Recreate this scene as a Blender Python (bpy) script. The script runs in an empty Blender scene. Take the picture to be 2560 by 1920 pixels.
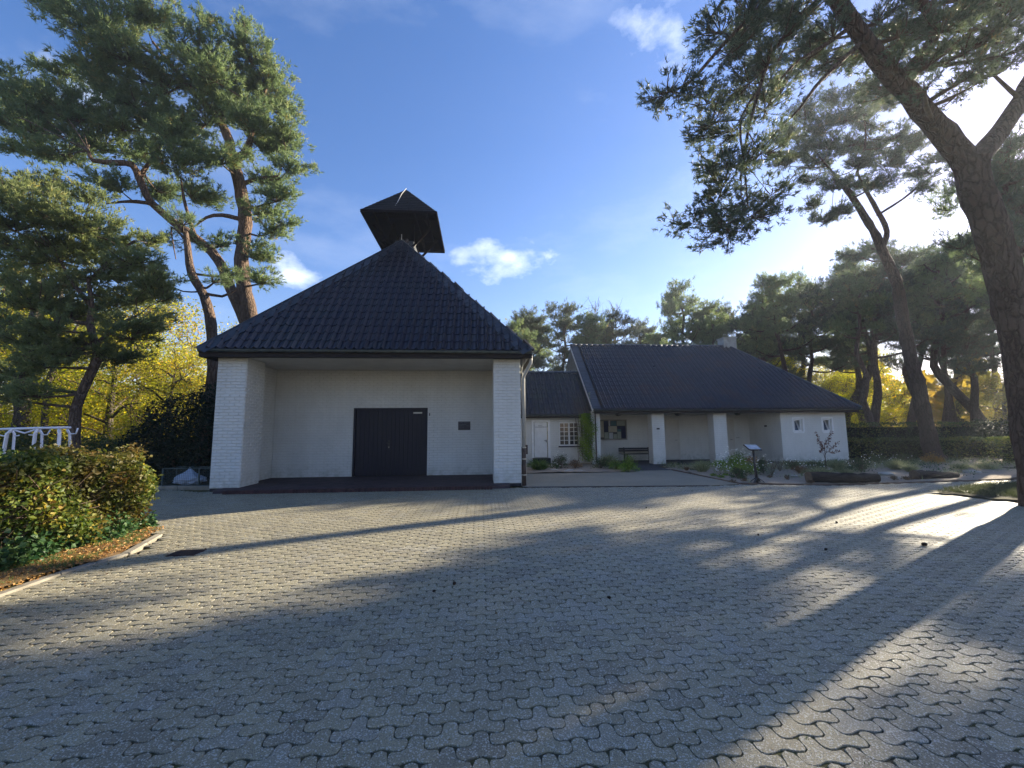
import bpy, bmesh, math, random
import numpy as np
from mathutils import Matrix, Vector
random.seed(7); RNG = np.random.default_rng(7)
S = bpy.context.scene
COL = S.collection
# ------------------------------------------------------------ camera
CAMZ = 1.55; F = 1029.43; PIT = math.radians(6.365); YAW = math.radians(4.3125); ROL = math.radians(-0.465)
cy, sy = math.cos(YAW), math.sin(YAW)
FW = np.array([sy*math.cos(PIT), cy*math.cos(PIT), math.sin(PIT)])
R0 = np.array([cy, -sy, 0.]); U0 = np.cross(R0, FW)
RT = math.cos(ROL)*R0 + math.sin(ROL)*U0; UP = -math.sin(ROL)*R0 + math.cos(ROL)*U0
cam = bpy.data.objects.new('camera', bpy.data.cameras.new('camera')); COL.objects.link(cam)
cam.data.sensor_width = 36; cam.data.lens = 36*F/2560; cam.data.clip_start = .05; cam.data.clip_end = 2000
cam.matrix_world = Matrix(((RT[0], UP[0], -FW[0], 0), (RT[1], UP[1], -FW[1], 0), (RT[2], UP[2], -FW[2], CAMZ), (0, 0, 0, 1)))
S.camera = cam
# ------------------------------------------------------------ light
AZ = math.radians(62.5); EL = math.radians(22)
SUN = Vector((math.sin(AZ)*math.cos(EL), math.cos(AZ)*math.cos(EL), math.sin(EL)))
sl = bpy.data.lights.new('sun', 'SUN'); sl.energy = 5.0; sl.angle = math.radians(.55); sl.color = (1, .88, .67)
so = bpy.data.objects.new('sun', sl); COL.objects.link(so); so.rotation_euler = SUN.to_track_quat('Z', 'Y').to_euler()
so.location = (30, 16, 30)
W = bpy.data.worlds.new('World'); S.world = W; W.use_nodes = True
S.view_settings.view_transform = 'Standard'; S.view_settings.look = 'None'; S.view_settings.gamma = 1
S.view_settings.exposure = 1.75; S.view_settings.use_curve_mapping = False
S.render.resolution_x = 1024; S.render.resolution_y = 768; S.render.engine = 'CYCLES'
S.cycles.max_bounces = 6; S.cycles.diffuse_bounces = 3; S.cycles.transparent_max_bounces = 8

def ray(u, v): return FW + (u-1280)/F*RT + (960-v)/F*UP
def at(u, v, y):                      # a point of the place seen towards (u, v) at depth y
    r = ray(u, v); p = r*(y/r[1]); return np.array([p[0], p[1], p[2]+CAMZ])
def gnd(u, v, z=0.):
    r = ray(u, v); t = (z-CAMZ)/r[2]; return np.array([r[0]*t, r[1]*t, z])

# ------------------------------------------------------------ node helpers
def nn(nt, t, **kw):
    n = nt.nodes.new(t)
    for k, v in kw.items():
        if k in n.inputs.keys(): n.inputs[k].default_value = v
        else: setattr(n, k, v)
    return n
def ramp(nt, fac, stops):
    r = nt.nodes.new('ShaderNodeValToRGB'); e = r.color_ramp.elements
    while len(e) < len(stops): e.new(.5)
    for i, (p, c) in enumerate(stops):
        e[i].position = p; e[i].color = tuple(c)+(1,) if len(c) == 3 else c
    nt.links.new(fac, r.inputs[0]); return r.outputs[0]
def mix(nt, f, a, b, mode='MIX'):
    m = nt.nodes.new('ShaderNodeMix'); m.data_type = 'RGBA'; m.blend_type = mode
    for i, x in ((0, f), (6, a), (7, b)):
        if hasattr(x, 'links'): nt.links.new(x, m.inputs[i])
        elif i == 0: m.inputs[i].default_value = x
        else: m.inputs[i].default_value = tuple(x)+(1,)
    return m.outputs[2]
def math_(nt, op, a, b=None, c=None, clamp=False):
    m = nt.nodes.new('ShaderNodeMath'); m.operation = op; m.use_clamp = clamp
    for i, x in enumerate((a, b, c)):
        if x is None: continue
        if hasattr(x, 'links'): nt.links.new(x, m.inputs[i])
        else: m.inputs[i].default_value = x
    return m.outputs[0]
def noise(nt, vec, scale, detail=4, rough=.55, col=False):
    n = nn(nt, 'ShaderNodeTexNoise'); n.inputs['Scale'].default_value = scale; n.inputs['Detail'].default_value = detail
    n.inputs['Roughness'].default_value = rough
    if vec is not None: nt.links.new(vec, n.inputs['Vector'])
    return n.outputs[1 if col else 0]
def mapping(nt, vec, scale=(1, 1, 1), rot=(0, 0, 0), loc=(0, 0, 0)):
    m = nn(nt, 'ShaderNodeMapping'); m.inputs['Scale'].default_value = scale; m.inputs['Rotation'].default_value = rot
    m.inputs['Location'].default_value = loc; nt.links.new(vec, m.inputs[0]); return m.outputs[0]
def base_mat(name, rough=.8, spec=.3):
    m = bpy.data.materials.new(name); m.use_nodes = True; nt = m.node_tree; b = nt.nodes['Principled BSDF']
    b.inputs['Roughness'].default_value = rough; b.inputs['Specular IOR Level'].default_value = spec
    return m, nt, b
def bump(nt, b, h, strength, dist=.01):
    n = nn(nt, 'ShaderNodeBump'); n.inputs['Strength'].default_value = strength; n.inputs['Distance'].default_value = dist
    nt.links.new(h, n.inputs['Height']); nt.links.new(n.outputs[0], b.inputs['Normal']); return n
def pos(nt): return nn(nt, 'ShaderNodeNewGeometry').outputs['Position']
def objrnd(nt): return nn(nt, 'ShaderNodeObjectInfo').outputs['Random']
def attr(nt, name='rnd'):
    a = nn(nt, 'ShaderNodeAttribute'); a.attribute_name = name; return a.outputs['Fac']

def plain(name, c1, c2=None, rough=.8, spec=.3, nscale=3., bs=40., bstr=.15, bdist=.01, metal=0., stretch=(1, 1, 1), rnd=0.):
    m, nt, b = base_mat(name, rough, spec); c2 = c2 or tuple(x*.7 for x in c1)
    p = mapping(nt, pos(nt), stretch)
    c = mix(nt, ramp(nt, noise(nt, p, nscale, 5), [(.35, (0, 0, 0)), (.65, (1, 1, 1))]), c1, c2)
    if rnd:
        r = math_(nt, 'ADD', objrnd(nt), attr(nt)); r = math_(nt, 'FRACT', r)
        k = math_(nt, 'MULTIPLY_ADD', r, rnd, 1-rnd/2)
        h = nn(nt, 'ShaderNodeHueSaturation'); nt.links.new(k, h.inputs['Value']); nt.links.new(c, h.inputs['Color']); c = h.outputs[0]
    nt.links.new(c, b.inputs['Base Color']); b.inputs['Metallic'].default_value = metal
    if bstr: bump(nt, b, noise(nt, p, bs, 4), bstr, bdist)
    return m

# ---- white limewashed brick (relief is geometry; this is paint only)
def m_white(name, painted_bricks=False, tint=(.64, .64, .61)):
    m, nt, b = base_mat(name, .75, .25); P = pos(nt)
    sp = nn(nt, 'ShaderNodeSeparateXYZ'); nt.links.new(P, sp.inputs[0])
    n1 = noise(nt, mapping(nt, P, (1, 1, .5)), 1.7, 6, .65)
    c = mix(nt, ramp(nt, n1, [(.35, (0, 0, 0)), (.75, (1, 1, 1))]), tint, tuple(x*.87 for x in tint))
    streak = ramp(nt, noise(nt, mapping(nt, P, (5, 5, .35)), 2.5, 4), [(.55, (0, 0, 0)), (.72, (1, 1, 1))])
    c = mix(nt, math_(nt, 'MULTIPLY', streak, .18), c, (.45, .45, .38))
    low = math_(nt, 'SUBTRACT', 1., math_(nt, 'DIVIDE', sp.outputs[2], .55), clamp=True)
    dirt = math_(nt, 'MULTIPLY', low, ramp(nt, noise(nt, P, 6, 5), [(.4, (0, 0, 0)), (.7, (1, 1, 1))]))
    c = mix(nt, math_(nt, 'MULTIPLY', dirt, .7), c, (.30, .31, .24))
    nt.links.new(c, b.inputs['Base Color'])
    h = noise(nt, P, 45, 4)
    if painted_bricks:
        cb = nn(nt, 'ShaderNodeCombineXYZ'); nt.links.new(math_(nt, 'ADD', sp.outputs[0], sp.outputs[1]), cb.inputs[0]); nt.links.new(sp.outputs[2], cb.inputs[1])
        br = nn(nt, 'ShaderNodeTexBrick'); nt.links.new(cb.outputs[0], br.inputs['Vector'])
        br.inputs['Scale'].default_value = 1; br.inputs['Brick Width'].default_value = .25; br.inputs['Row Height'].default_value = .0833
        br.inputs['Mortar Size'].default_value = .006; br.inputs['Mortar Smooth'].default_value = .6
        br.inputs['Color1'].default_value = (1, 1, 1, 1); br.inputs['Color2'].default_value = (.6, .6, .6, 1); br.inputs['Mortar'].default_value = (0, 0, 0, 1)
        h2 = nn(nt, 'ShaderNodeMix'); h2.inputs[0].default_value = .75; nt.links.new(h, h2.inputs[2]); nt.links.new(br.outputs[0], h2.inputs[3])
        bump(nt, b, h2.outputs[0], .9, .02); c = mix(nt, math_(nt, 'MULTIPLY', br.outputs['Fac'], .22), c, (.30, .29, .26)); nt.links.new(c, b.inputs['Base Color'])
    else: bump(nt, b, h, .35, .006)
    return m
WHITE = m_white('limewash_on_brick'); WHITEB = m_white('limewash_far_brick', True, (.68, .67, .62))
PLASTER = plain('white_plaster_soffit', (.62, .61, .57), (.55, .54, .50), .9, .1, 2, 30, .1)
PLINTH = plain('dark_plinth', (.035, .035, .04), (.02, .02, .022), .8, .3, 8, 60, .4)
TRIMW = plain('white_paint', (.78, .78, .76), (.70, .70, .68), .5, .4, 5, 60, .05)
GUT = plain('weathered_zinc', (.10, .12, .12), (.06, .075, .075), .45, .5, 6, 50, .1, metal=.6)
GUTL = plain('grey_pipe_paint', (.42, .41, .38), (.34, .33, .30), .45, .4, 4, 50, .05)
RUST = plain('rusty_standpipe', (.09, .06, .045), (.05, .035, .03), .7, .3, 9, 50, .3)
FASC = plain('dark_brown_board', (.018, .012, .012), (.010, .008, .009), .7, .3, 4, 60, .2)
NAVY = plain('navy_painted_wood', (.004, .005, .018), (.003, .004, .012), .5, .3, 3, 50, .15, stretch=(6, 6, .6))
BLACK = plain('black_metal', (.012, .012, .014), (.02, .018, .016), .45, .5, 8, 50, .1)
STEEL = plain('brushed_steel', (.45, .44, .40), (.35, .34, .30), .35, .5, 8, 50, .05, metal=.7)
TUBEW = plain('white_tube_enamel', (.82, .80, .84), (.74, .72, .76), .25, .6, 3, 30, .03)
CONC = plain('edging_concrete', (.30, .27, .22), (.20, .18, .14), .9, .2, 5, 60, .5, rnd=.3)
GLASSD = plain('dark_window_glass', (.02, .022, .028), (.03, .03, .035), .06, .8, 2, 3, .02)
GLASSB = plain('bluish_window_glass', (.05, .07, .11), (.04, .06, .10), .06, .8, 2, 3, .02)
CREAM = plain('cream_door_paint', (.60, .57, .50), (.54, .51, .45), .6, .3, 3, 50, .05)
CHIM = plain('chimney_render', (.42, .42, .40), (.30, .30, .28), .9, .2, 4, 40, .4)
LOG = plain('old_log_bark', (.06, .05, .042), (.022, .019, .018), .95, .15, 5, 14, 1., .05, stretch=(.6, 3, 3))
LOGE = plain('sawn_log_end', (.20, .14, .09), (.12, .085, .06), .9, .15, 9, 50, .5)
CONE = plain('pine_cone_brown', (.05, .033, .022), (.03, .02, .015), .9, .2, 30, 60, .3)
BAG = plain('translucent_plastic_bag', (.50, .56, .66), (.36, .42, .52), .3, .5, 4, 12, .6, .03)
MESHG = plain('dull_green_wire', (.05, .08, .075), (.035, .055, .055), .5, .4)
CLINK = plain('red_clinker', (.060, .028, .028), (.038, .020, .022), .75, .3, 6, 50, .4, rnd=.6)
CLINKF = plain('clinker_paving', (.07, .05, .055), (.045, .035, .04), .8, .25, 5, 60, .4, rnd=.4)
SLATE = plain('slate', (.040, .048, .058), (.022, .028, .036), .42, .5, 4, 60, .25, rnd=.5)
SHING = plain('old_shingle', (.010, .011, .013), (.007, .007, .009), .85, .3, 4, 60, .4, rnd=.6)
TIMB = plain('dark_stained_timber', (.009, .005, .005), (.005, .004, .004), .9, .05, 4, 50, .3)
LEAD = plain('lightning_rod_metal', (.55, .53, .46), (.45, .43, .38), .4, .5, 9, 50, .05)
STONE = plain('field_stone', (.42, .38, .32), (.32, .29, .25), .9, .2, 5, 40, .4)
LAMPG = plain('lamp_glass', (.20, .20, .20), (.12, .12, .12), .3, .5)
PAPERS = [plain('paper_%s' % n, c, tuple(x*.85 for x in c), .8, .2, 14, 50, 0) for n, c in
          (('cream', (.42, .38, .28)), ('white', (.46, .48, .50)), ('navy', (.015, .018, .05)), ('teal', (.05, .13, .15)), ('sage', (.28, .31, .25)))]
def m_tile(name, a, b_, patch, rough, edge):
    m, nt, b = base_mat(name, rough, .5); P = pos(nt)
    r = math_(nt, 'FRACT', math_(nt, 'ADD', objrnd(nt), attr(nt)))
    c = mix(nt, r, a, b_)
    c = mix(nt, ramp(nt, noise(nt, P, .9, 5, .7), [(.52, (0, 0, 0)), (.62, (1, 1, 1))]), c, patch)
    c = mix(nt, math_(nt, 'MULTIPLY', ramp(nt, noise(nt, P, 22, 4), [(.5, (0, 0, 0)), (.7, (1, 1, 1))]), .35), c, edge)
    nt.links.new(c, b.inputs['Base Color'])
    rr = math_(nt, 'MULTIPLY_ADD', noise(nt, P, 6, 4), .35, rough-.17); nt.links.new(rr, b.inputs['Roughness'])
    bump(nt, b, noise(nt, P, 60, 4), .2, .004); return m
TILE = m_tile('dark_glazed_pantile', (.009, .009, .019), (.015, .013, .023), (.010, .014, .020), .34, (.035, .035, .036))
TILE2 = m_tile('old_dark_pantile', (.010, .012, .022), (.018, .019, .030), (.034, .018, .016), .34, (.05, .055, .05))
TILE3 = m_tile('link_roof_pantile', (.026, .026, .034), (.045, .042, .042), (.045, .048, .034), .45, (.08, .085, .06))

# ---- interlocking concrete pavers
def m_paver():
    m, nt, b = base_mat('washed_concrete_paver', .55, .5); P = pos(nt)
    r = math_(nt, 'FRACT', math_(nt, 'ADD', objrnd(nt), attr(nt)))
    c = mix(nt, r, (.262, .226, .140), (.352, .308, .188))
    odd = math_(nt, 'FRACT', math_(nt, 'MULTIPLY', r, 7.31))
    c = mix(nt, math_(nt, 'MULTIPLY', math_(nt, 'GREATER_THAN', odd, .86), .45), c, (.13, .115, .085))
    c = mix(nt, math_(nt, 'MULTIPLY', math_(nt, 'LESS_THAN', odd, .10), .5), c, (.33, .31, .25))
    st = ramp(nt, noise(nt, mapping(nt, P, (1, 1.6, 1)), 1.6, 7, .72), [(.56, (0, 0, 0)), (.70, (1, 1, 1))])
    c = mix(nt, math_(nt, 'MULTIPLY', st, .45), c, (.11, .115, .065))
    big = ramp(nt, noise(nt, P, .55, 5, .6), [(.35, (0, 0, 0)), (.7, (1, 1, 1))])
    c = mix(nt, math_(nt, 'MULTIPLY', big, .35), c, (.19, .178, .112))
    g = noise(nt, P, 190, 3, .7)
    c = mix(nt, ramp(nt, g, [(.50, (0, 0, 0)), (.60, (1, 1, 1))]), c, (.085, .082, .078))
    v = nn(nt, 'ShaderNodeTexVoronoi'); v.inputs['Scale'].default_value = 150; nt.links.new(P, v.inputs['Vector'])
    spr = nn(nt, 'ShaderNodeSeparateColor'); nt.links.new(v.outputs['Color'], spr.inputs[0])
    chip = math_(nt, 'GREATER_THAN', spr.outputs[0], .84)
    c = mix(nt, math_(nt, 'MULTIPLY', chip, .85), c, (.42, .41, .36))
    nt.links.new(c, b.inputs['Base Color'])
    nt.links.new(math_(nt, 'MULTIPLY_ADD', chip, -.28, .62), b.inputs['Roughness'])
    h = math_(nt, 'ADD', g, v.outputs['Distance'])
    bump(nt, b, h, .55, .0035); return m
PAVER = m_paver()
def m_joint():
    m, nt, b = base_mat('paver_joint_soil', .95, .1); P = pos(nt)
    moss = ramp(nt, noise(nt, P, 2.2, 6, .7), [(.45, (0, 0, 0)), (.62, (1, 1, 1))])
    c = mix(nt, moss, (.065, .060, .043), (.080, .082, .032))
    nt.links.new(c, b.inputs['Base Color']); bump(nt, b, noise(nt, P, 150, 3), .6, .006); return m
JOINT = m_joint()
def m_ground(name, cols, s1=1.5, s2=40, bstr=.8, bd=.02):
    m, nt, b = base_mat(name, .95, .15); P = pos(nt)
    c = mix(nt, ramp(nt, noise(nt, P, s1, 6, .65), [(.35, (0, 0, 0)), (.65, (1, 1, 1))]), cols[0], cols[1])
    c = mix(nt, ramp(nt, noise(nt, P, s2, 4, .7), [(.5, (0, 0, 0)), (.62, (1, 1, 1))]), c, cols[2])
    nt.links.new(c, b.inputs['Base Color']); bump(nt, b, noise(nt, P, s2*1.5, 5, .7), bstr, bd); return m
FLOOR = m_ground('forest_litter', ((.09, .075, .035), (.05, .065, .025), (.14, .09, .04)), .5, 12)
SAND = m_ground('sandy_bed_soil', ((.33, .27, .20), (.25, .19, .14), (.40, .34, .27)), 1.2, 35)
FORE = m_ground('gritty_forecourt', ((.27, .24, .18), (.21, .19, .145), (.33, .30, .23)), .9, 60, .5, .01)
DARKP = m_ground('porch_paving', ((.07, .07, .072), (.05, .05, .055), (.10, .10, .10)), .9, 50, .4, .01)
VERGE = m_ground('needle_litter', ((.20, .12, .06), (.13, .10, .04), (.28, .17, .08)), 2.5, 45)

# ---- leaves and bark
def m_leaf(name, stops, trans=.35, rough=.5, spec=.25, nz=None):
    m, nt, b = base_mat(name, rough, spec)
    c = ramp(nt, attr(nt), [(p, c) for p, c in stops])
    if nz: c = mix(nt, ramp(nt, noise(nt, pos(nt), nz[0], 3), [(.45, (0, 0, 0)), (.65, (1, 1, 1))]), c, nz[1], nz[2] if len(nz) > 2 else 'MIX')
    nt.links.new(c, b.inputs['Base Color'])
    t = nn(nt, 'ShaderNodeBsdfTranslucent'); hs = nn(nt, 'ShaderNodeHueSaturation'); hs.inputs['Value'].default_value = 1.6; hs.inputs['Saturation'].default_value = 1.1
    nt.links.new(c, hs.inputs['Color']); nt.links.new(hs.outputs[0], t.inputs[0])
    mx = nn(nt, 'ShaderNodeMixShader'); mx.inputs[0].default_value = trans
    nt.links.new(b.outputs[0], mx.inputs[1]); nt.links.new(t.outputs[0], mx.inputs[2]); nt.links.new(mx.outputs[0], nt.nodes['Material Output'].inputs[0])
    return m
NEEDLE = m_leaf('pine_needles', [(0, (.09, .135, .065)), (.6, (.165, .215, .095)), (.93, (.25, .28, .12)), (1, (.30, .21, .07))], .45)
NEEDLEL = m_leaf('pine_needles_olive', [(0, (.10, .13, .055)), (.6, (.18, .21, .085)), (.93, (.27, .28, .11)), (1, (.34, .26, .07))], .5)
NEEDLEB = m_leaf('pine_needles_grey_green', [(0, (.055, .080, .055)), (.6, (.095, .120, .070)), (.95, (.15, .16, .08)), (1, (.24, .17, .07))], .4)
GOLD = m_leaf('autumn_gold_leaves', [(0, (.14, .15, .03)), (.4, (.30, .30, .05)), (.8, (.52, .42, .07)), (1, (.56, .30, .04))], .6)
LIME = m_leaf('autumn_lime_leaves', [(0, (.09, .13, .02)), (.5, (.30, .32, .04)), (1, (.55, .45, .05))], .6)
RUSTL = m_leaf('autumn_brown_leaves', [(0, (.08, .10, .03)), (.5, (.20, .19, .05)), (1, (.32, .22, .05))], .4)
HEDGEL = m_leaf('hedge_leaves_autumn', [(0, (.03, .055, .012)), (.45, (.075, .115, .022)), (.74, (.17, .19, .035)), (.9, (.20, .12, .03)), (1, (.36, .30, .06))], .35, .5, .25, (.9, (.10, .055, .018)))
IVYL = m_leaf('ivy_leaves', [(0, (.015, .05, .015)), (.7, (.045, .09, .03)), (1, (.10, .15, .05))], .25, .45, .25)
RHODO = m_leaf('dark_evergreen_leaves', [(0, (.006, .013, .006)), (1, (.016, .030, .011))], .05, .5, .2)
HGREEN = m_leaf('clipped_hedge_green', [(0, (.03, .055, .018)), (.6, (.06, .09, .025)), (1, (.16, .15, .04))], .3)
GRASSG = m_leaf('grass_green', [(0, (.04, .09, .02)), (1, (.12, .19, .05))], .35)
GRASSP = m_leaf('grass_pale', [(0, (.12, .16, .07)), (1, (.34, .33, .18))], .35)
BUSHB = m_leaf('bush_bright', [(0, (.08, .16, .02)), (1, (.24, .34, .05))], .4)
BUSHD = m_leaf('bush_dark', [(0, (.025, .05, .018)), (1, (.07, .11, .035))], .3)
LAV = m_leaf('lavender_grey', [(0, (.13, .16, .12)), (1, (.26, .29, .22))], .3)
BROWN = m_leaf('brown_tufts', [(0, (.09, .055, .03)), (1, (.24, .15, .08))], .3)
REDL = m_leaf('dark_red_leaves', [(0, (.07, .03, .02)), (1, (.16, .07, .045))], .35)
ORNL = m_leaf('orange_leaves', [(0, (.28, .12, .04)), (1, (.42, .28, .08))], .35)
PETAL = m_leaf('white_petals', [(0, (.75, .74, .68)), (1, (.85, .84, .80))], .3)
def m_bark(name, lowc, highc, z0, z1):
    m, nt, b = base_mat(name, .92, .15); P = pos(nt)
    sp = nn(nt, 'ShaderNodeSeparateXYZ'); nt.links.new(P, sp.inputs[0])
    q = mapping(nt, P, (1, 1, .22))
    f = math_(nt, 'DIVIDE', math_(nt, 'SUBTRACT', math_(nt, 'ADD', sp.outputs[2], math_(nt, 'MULTIPLY', noise(nt, P, 1.2, 3), 3)), z0+1.5), z1-z0, clamp=True)
    c = mix(nt, f, lowc, highc)
    pl = nn(nt, 'ShaderNodeTexVoronoi'); pl.feature = 'DISTANCE_TO_EDGE'; pl.inputs['Scale'].default_value = 11; nt.links.new(mix(nt, .12, q, noise(nt, P, 5, 3, col=True)), pl.inputs['Vector'])
    cr = ramp(nt, pl.outputs['Distance'], [(.0, (0, 0, 0)), (.18, (1, 1, 1))])
    c = mix(nt, cr, tuple(x*.35 for x in lowc), c)
    c = mix(nt, math_(nt, 'MULTIPLY', noise(nt, q, 30, 4), .4), c, tuple(x*1.5 for x in highc))
    nt.links.new(c, b.inputs['Base Color']); bump(nt, b, math_(nt, 'ADD', cr, math_(nt, 'MULTIPLY', noise(nt, q, 30, 4), .5)), .9, .035); return m
BARK = m_bark('scots_pine_bark', (.12, .09, .07), (.18, .115, .08), 9, 13)
BARKD = m_bark('dark_pine_bark', (.075, .058, .048), (.12, .075, .052), 5, 12)
BARKG = m_bark('grey_bark', (.10, .085, .065), (.11, .09, .07), 5, 12)
TWIG = plain('twig_wood', (.14, .10, .07), (.08, .06, .045), .9, .15, 8, 50, 0)

# ------------------------------------------------------------ mesh helpers
def link(name, me, mat_, parent=None, tagd=None):
    o = bpy.data.objects.new(name, me); COL.objects.link(o)
    if mat_ is not None and len(me.materials) == 0: me.materials.append(mat_)
    if parent is not None:
        o.parent = parent
        o.matrix_parent_inverse = parent_world(parent).inverted()
    if tagd:
        for k, v in tagd.items(): o[k] = v
    return o
def parent_world(p):
    m = Matrix.LocRotScale(p.location, p.rotation_euler, p.scale)
    if p.parent: m = parent_world(p.parent) @ p.matrix_parent_inverse @ m
    return m
def root(name, loc, label, cat, group=None, **kw):
    o = bpy.data.objects.new(name, None); COL.objects.link(o); o.location = tuple(map(float, loc)); o.empty_display_size = .2
    if label: o['label'] = label
    if cat: o['category'] = cat
    if group: o['group'] = group
    for k, v in kw.items(): o[k] = v
    return o
def tag(o, label=None, cat=None, group=None, kind=None):
    for k, v in (('label', label), ('category', cat), ('group', group), ('kind', kind)):
        if v: o[k] = v
    return o
def np_mesh(name, V, faces, rnd=None, smooth=False):
    """V (n,3); faces list of (m,k) arrays"""
    me = bpy.data.meshes.new(name); V = np.asarray(V, np.float32)
    me.vertices.add(len(V)); me.vertices.foreach_set('co', V.ravel())
    faces = [np.asarray(f, np.int32) for f in faces if len(f)]
    nl = sum(f.size for f in faces); npoly = sum(len(f) for f in faces)
    me.loops.add(nl); me.polygons.add(npoly)
    me.loops.foreach_set('vertex_index', np.concatenate([f.ravel() for f in faces]))
    tot = np.concatenate([np.full(len(f), f.shape[1], np.int32) for f in faces]); st = np.concatenate([[0], np.cumsum(tot)[:-1]]).astype(np.int32)
    me.polygons.foreach_set('loop_start', st)
    try: me.polygons.foreach_set('loop_total', tot)
    except Exception: pass
    me.polygons.foreach_set('use_smooth', np.full(npoly, bool(smooth)))
    if rnd is not None:
        a = me.attributes.new('rnd', 'FLOAT', 'FACE'); a.data.foreach_set('value', np.asarray(rnd, np.float32))
    me.update(calc_edges=True); return me
class MB:
    def __init__(s): s.v = []; s.f = []; s.r = []; s.cur = 0.
    def add(s, vs, fs, r=None):
        n = len(s.v); s.v += [tuple(map(float, v)) for v in vs]; s.f += [tuple(i+n for i in f) for f in fs]; s.r += [s.cur if r is None else r]*len(fs)
    def box(s, a, b, r=None):
        x0, y0, z0 = a; x1, y1, z1 = b
        s.add([(x0, y0, z0), (x1, y0, z0), (x1, y1, z0), (x0, y1, z0), (x0, y0, z1), (x1, y0, z1), (x1, y1, z1), (x0, y1, z1)],
              [(0, 3, 2, 1), (4, 5, 6, 7), (0, 1, 5, 4), (1, 2, 6, 5), (2, 3, 7, 6), (3, 0, 4, 7)], r)
        return s
    def bar(s, p, q, w, h=None, up=(0, 0, 1), r=None):
        p = Vector(p); q = Vector(q); h = h or w; d = (q-p).normalized(); up = Vector(up)
        if abs(d.dot(up)) > .98: up = Vector((1, 0, 0))
        sd = d.cross(up).normalized()*w/2; u = sd.cross(d).normalized()*h/2
        vs = [p-sd-u, p+sd-u, p+sd+u, p-sd+u, q-sd-u, q+sd-u, q+sd+u, q-sd+u]
        s.add(vs, [(0, 1, 2, 3), (7, 6, 5, 4), (0, 4, 5, 1), (1, 5, 6, 2), (2, 6, 7, 3), (3, 7, 4, 0)], r); return s
    def tube(s, pts, rad, n=10, cap=True, r=None):
        V, Fs = tube_np(np.array(pts, float), rad if hasattr(rad, '__len__') else [rad]*len(pts), n)
        s.add(V, [tuple(f) for f in Fs], r)
        if cap:
            k = len(pts); b = len(s.v)-len(V)
            s.f += [tuple(b+i for i in range(n))[::-1], tuple(b+(k-1)*n+i for i in range(n))]; s.r += [s.cur]*2
        return s
    def prism(s, poly, d, r=None):
        n = len(poly); d = Vector(d); a = [Vector(p) for p in poly]
        s.add(a+[p+d for p in a], [tuple(range(n))[::-1], tuple(range(n, 2*n))]+[(i, (i+1) % n, n+(i+1) % n, n+i) for i in range(n)], r); return s
    def mesh(s, name, smooth=False):
        me = bpy.data.meshes.new(name); me.from_pydata(s.v, [], s.f)
        a = me.attributes.new('rnd', 'FLOAT', 'FACE'); a.data.foreach_set('value', np.array(s.r, np.float32))
        bm = bmesh.new(); bm.from_mesh(me); bmesh.ops.recalc_face_normals(bm, faces=bm.faces); bm.to_mesh(me); bm.free()
        if smooth: me.polygons.foreach_set('use_smooth', [True]*len(me.polygons))
        me.update(); return me
    def obj(s, name, mat_, parent=None, smooth=False, bevel=0, **tg):
        o = link(name, s.mesh(name, smooth), mat_, parent, tg or None)
        if bevel:
            b = o.modifiers.new('bevel', 'BEVEL'); b.width = bevel; b.segments = 1; b.limit_method = 'ANGLE'
        return o
def tube_np(P, R, n):
    P = np.asarray(P, float); R = np.asarray(R, float); k = len(P)
    T = np.gradient(P, axis=0); T /= np.linalg.norm(T, axis=1)[:, None]+1e-9
    ref = np.array([0, 0, 1.]) if abs(T[0][2]) < .9 else np.array([1., 0, 0])
    A = np.zeros_like(P); a = np.cross(T[0], ref); a /= np.linalg.norm(a)
    for i in range(k):
        a = a-T[i]*(a@T[i]); a /= np.linalg.norm(a)+1e-9; A[i] = a
    B = np.cross(T, A); th = np.arange(n)*2*np.pi/n
    V = (P[:, None]+R[:, None, None]*(np.cos(th)[None, :, None]*A[:, None]+np.sin(th)[None, :, None]*B[:, None])).reshape(-1, 3)
    i = np.arange(k-1)[:, None]*n; j = np.arange(n)[None]; j2 = (j+1) % n
    Fc = np.stack([i+j, i+j2, i+n+j2, i+n+j], -1).reshape(-1, 4); return V, Fc
def catmull(P, R, step=.25):
    P = np.asarray(P, float); R = np.asarray(R, float); out = []; ro = []
    Q = np.vstack([2*P[0]-P[1], P, 2*P[-1]-P[-2]])
    for i in range(len(P)-1):
        a, b, c, d = Q[i:i+4]; n = max(2, int(np.linalg.norm(c-b)/step))
        for t in np.arange(n)/n:
            out.append(.5*((2*b)+(-a+c)*t+(2*a-5*b+4*c-d)*t*t+(-a+3*b-3*c+d)*t**3)); ro.append(R[i]*(1-t)+R[i+1]*t)
    out.append(P[-1]); ro.append(R[-1]); return np.array(out), np.array(ro)
def ensure_smooth(o): o.data.polygons.foreach_set('use_smooth', [True]*len(o.data.polygons))

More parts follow.
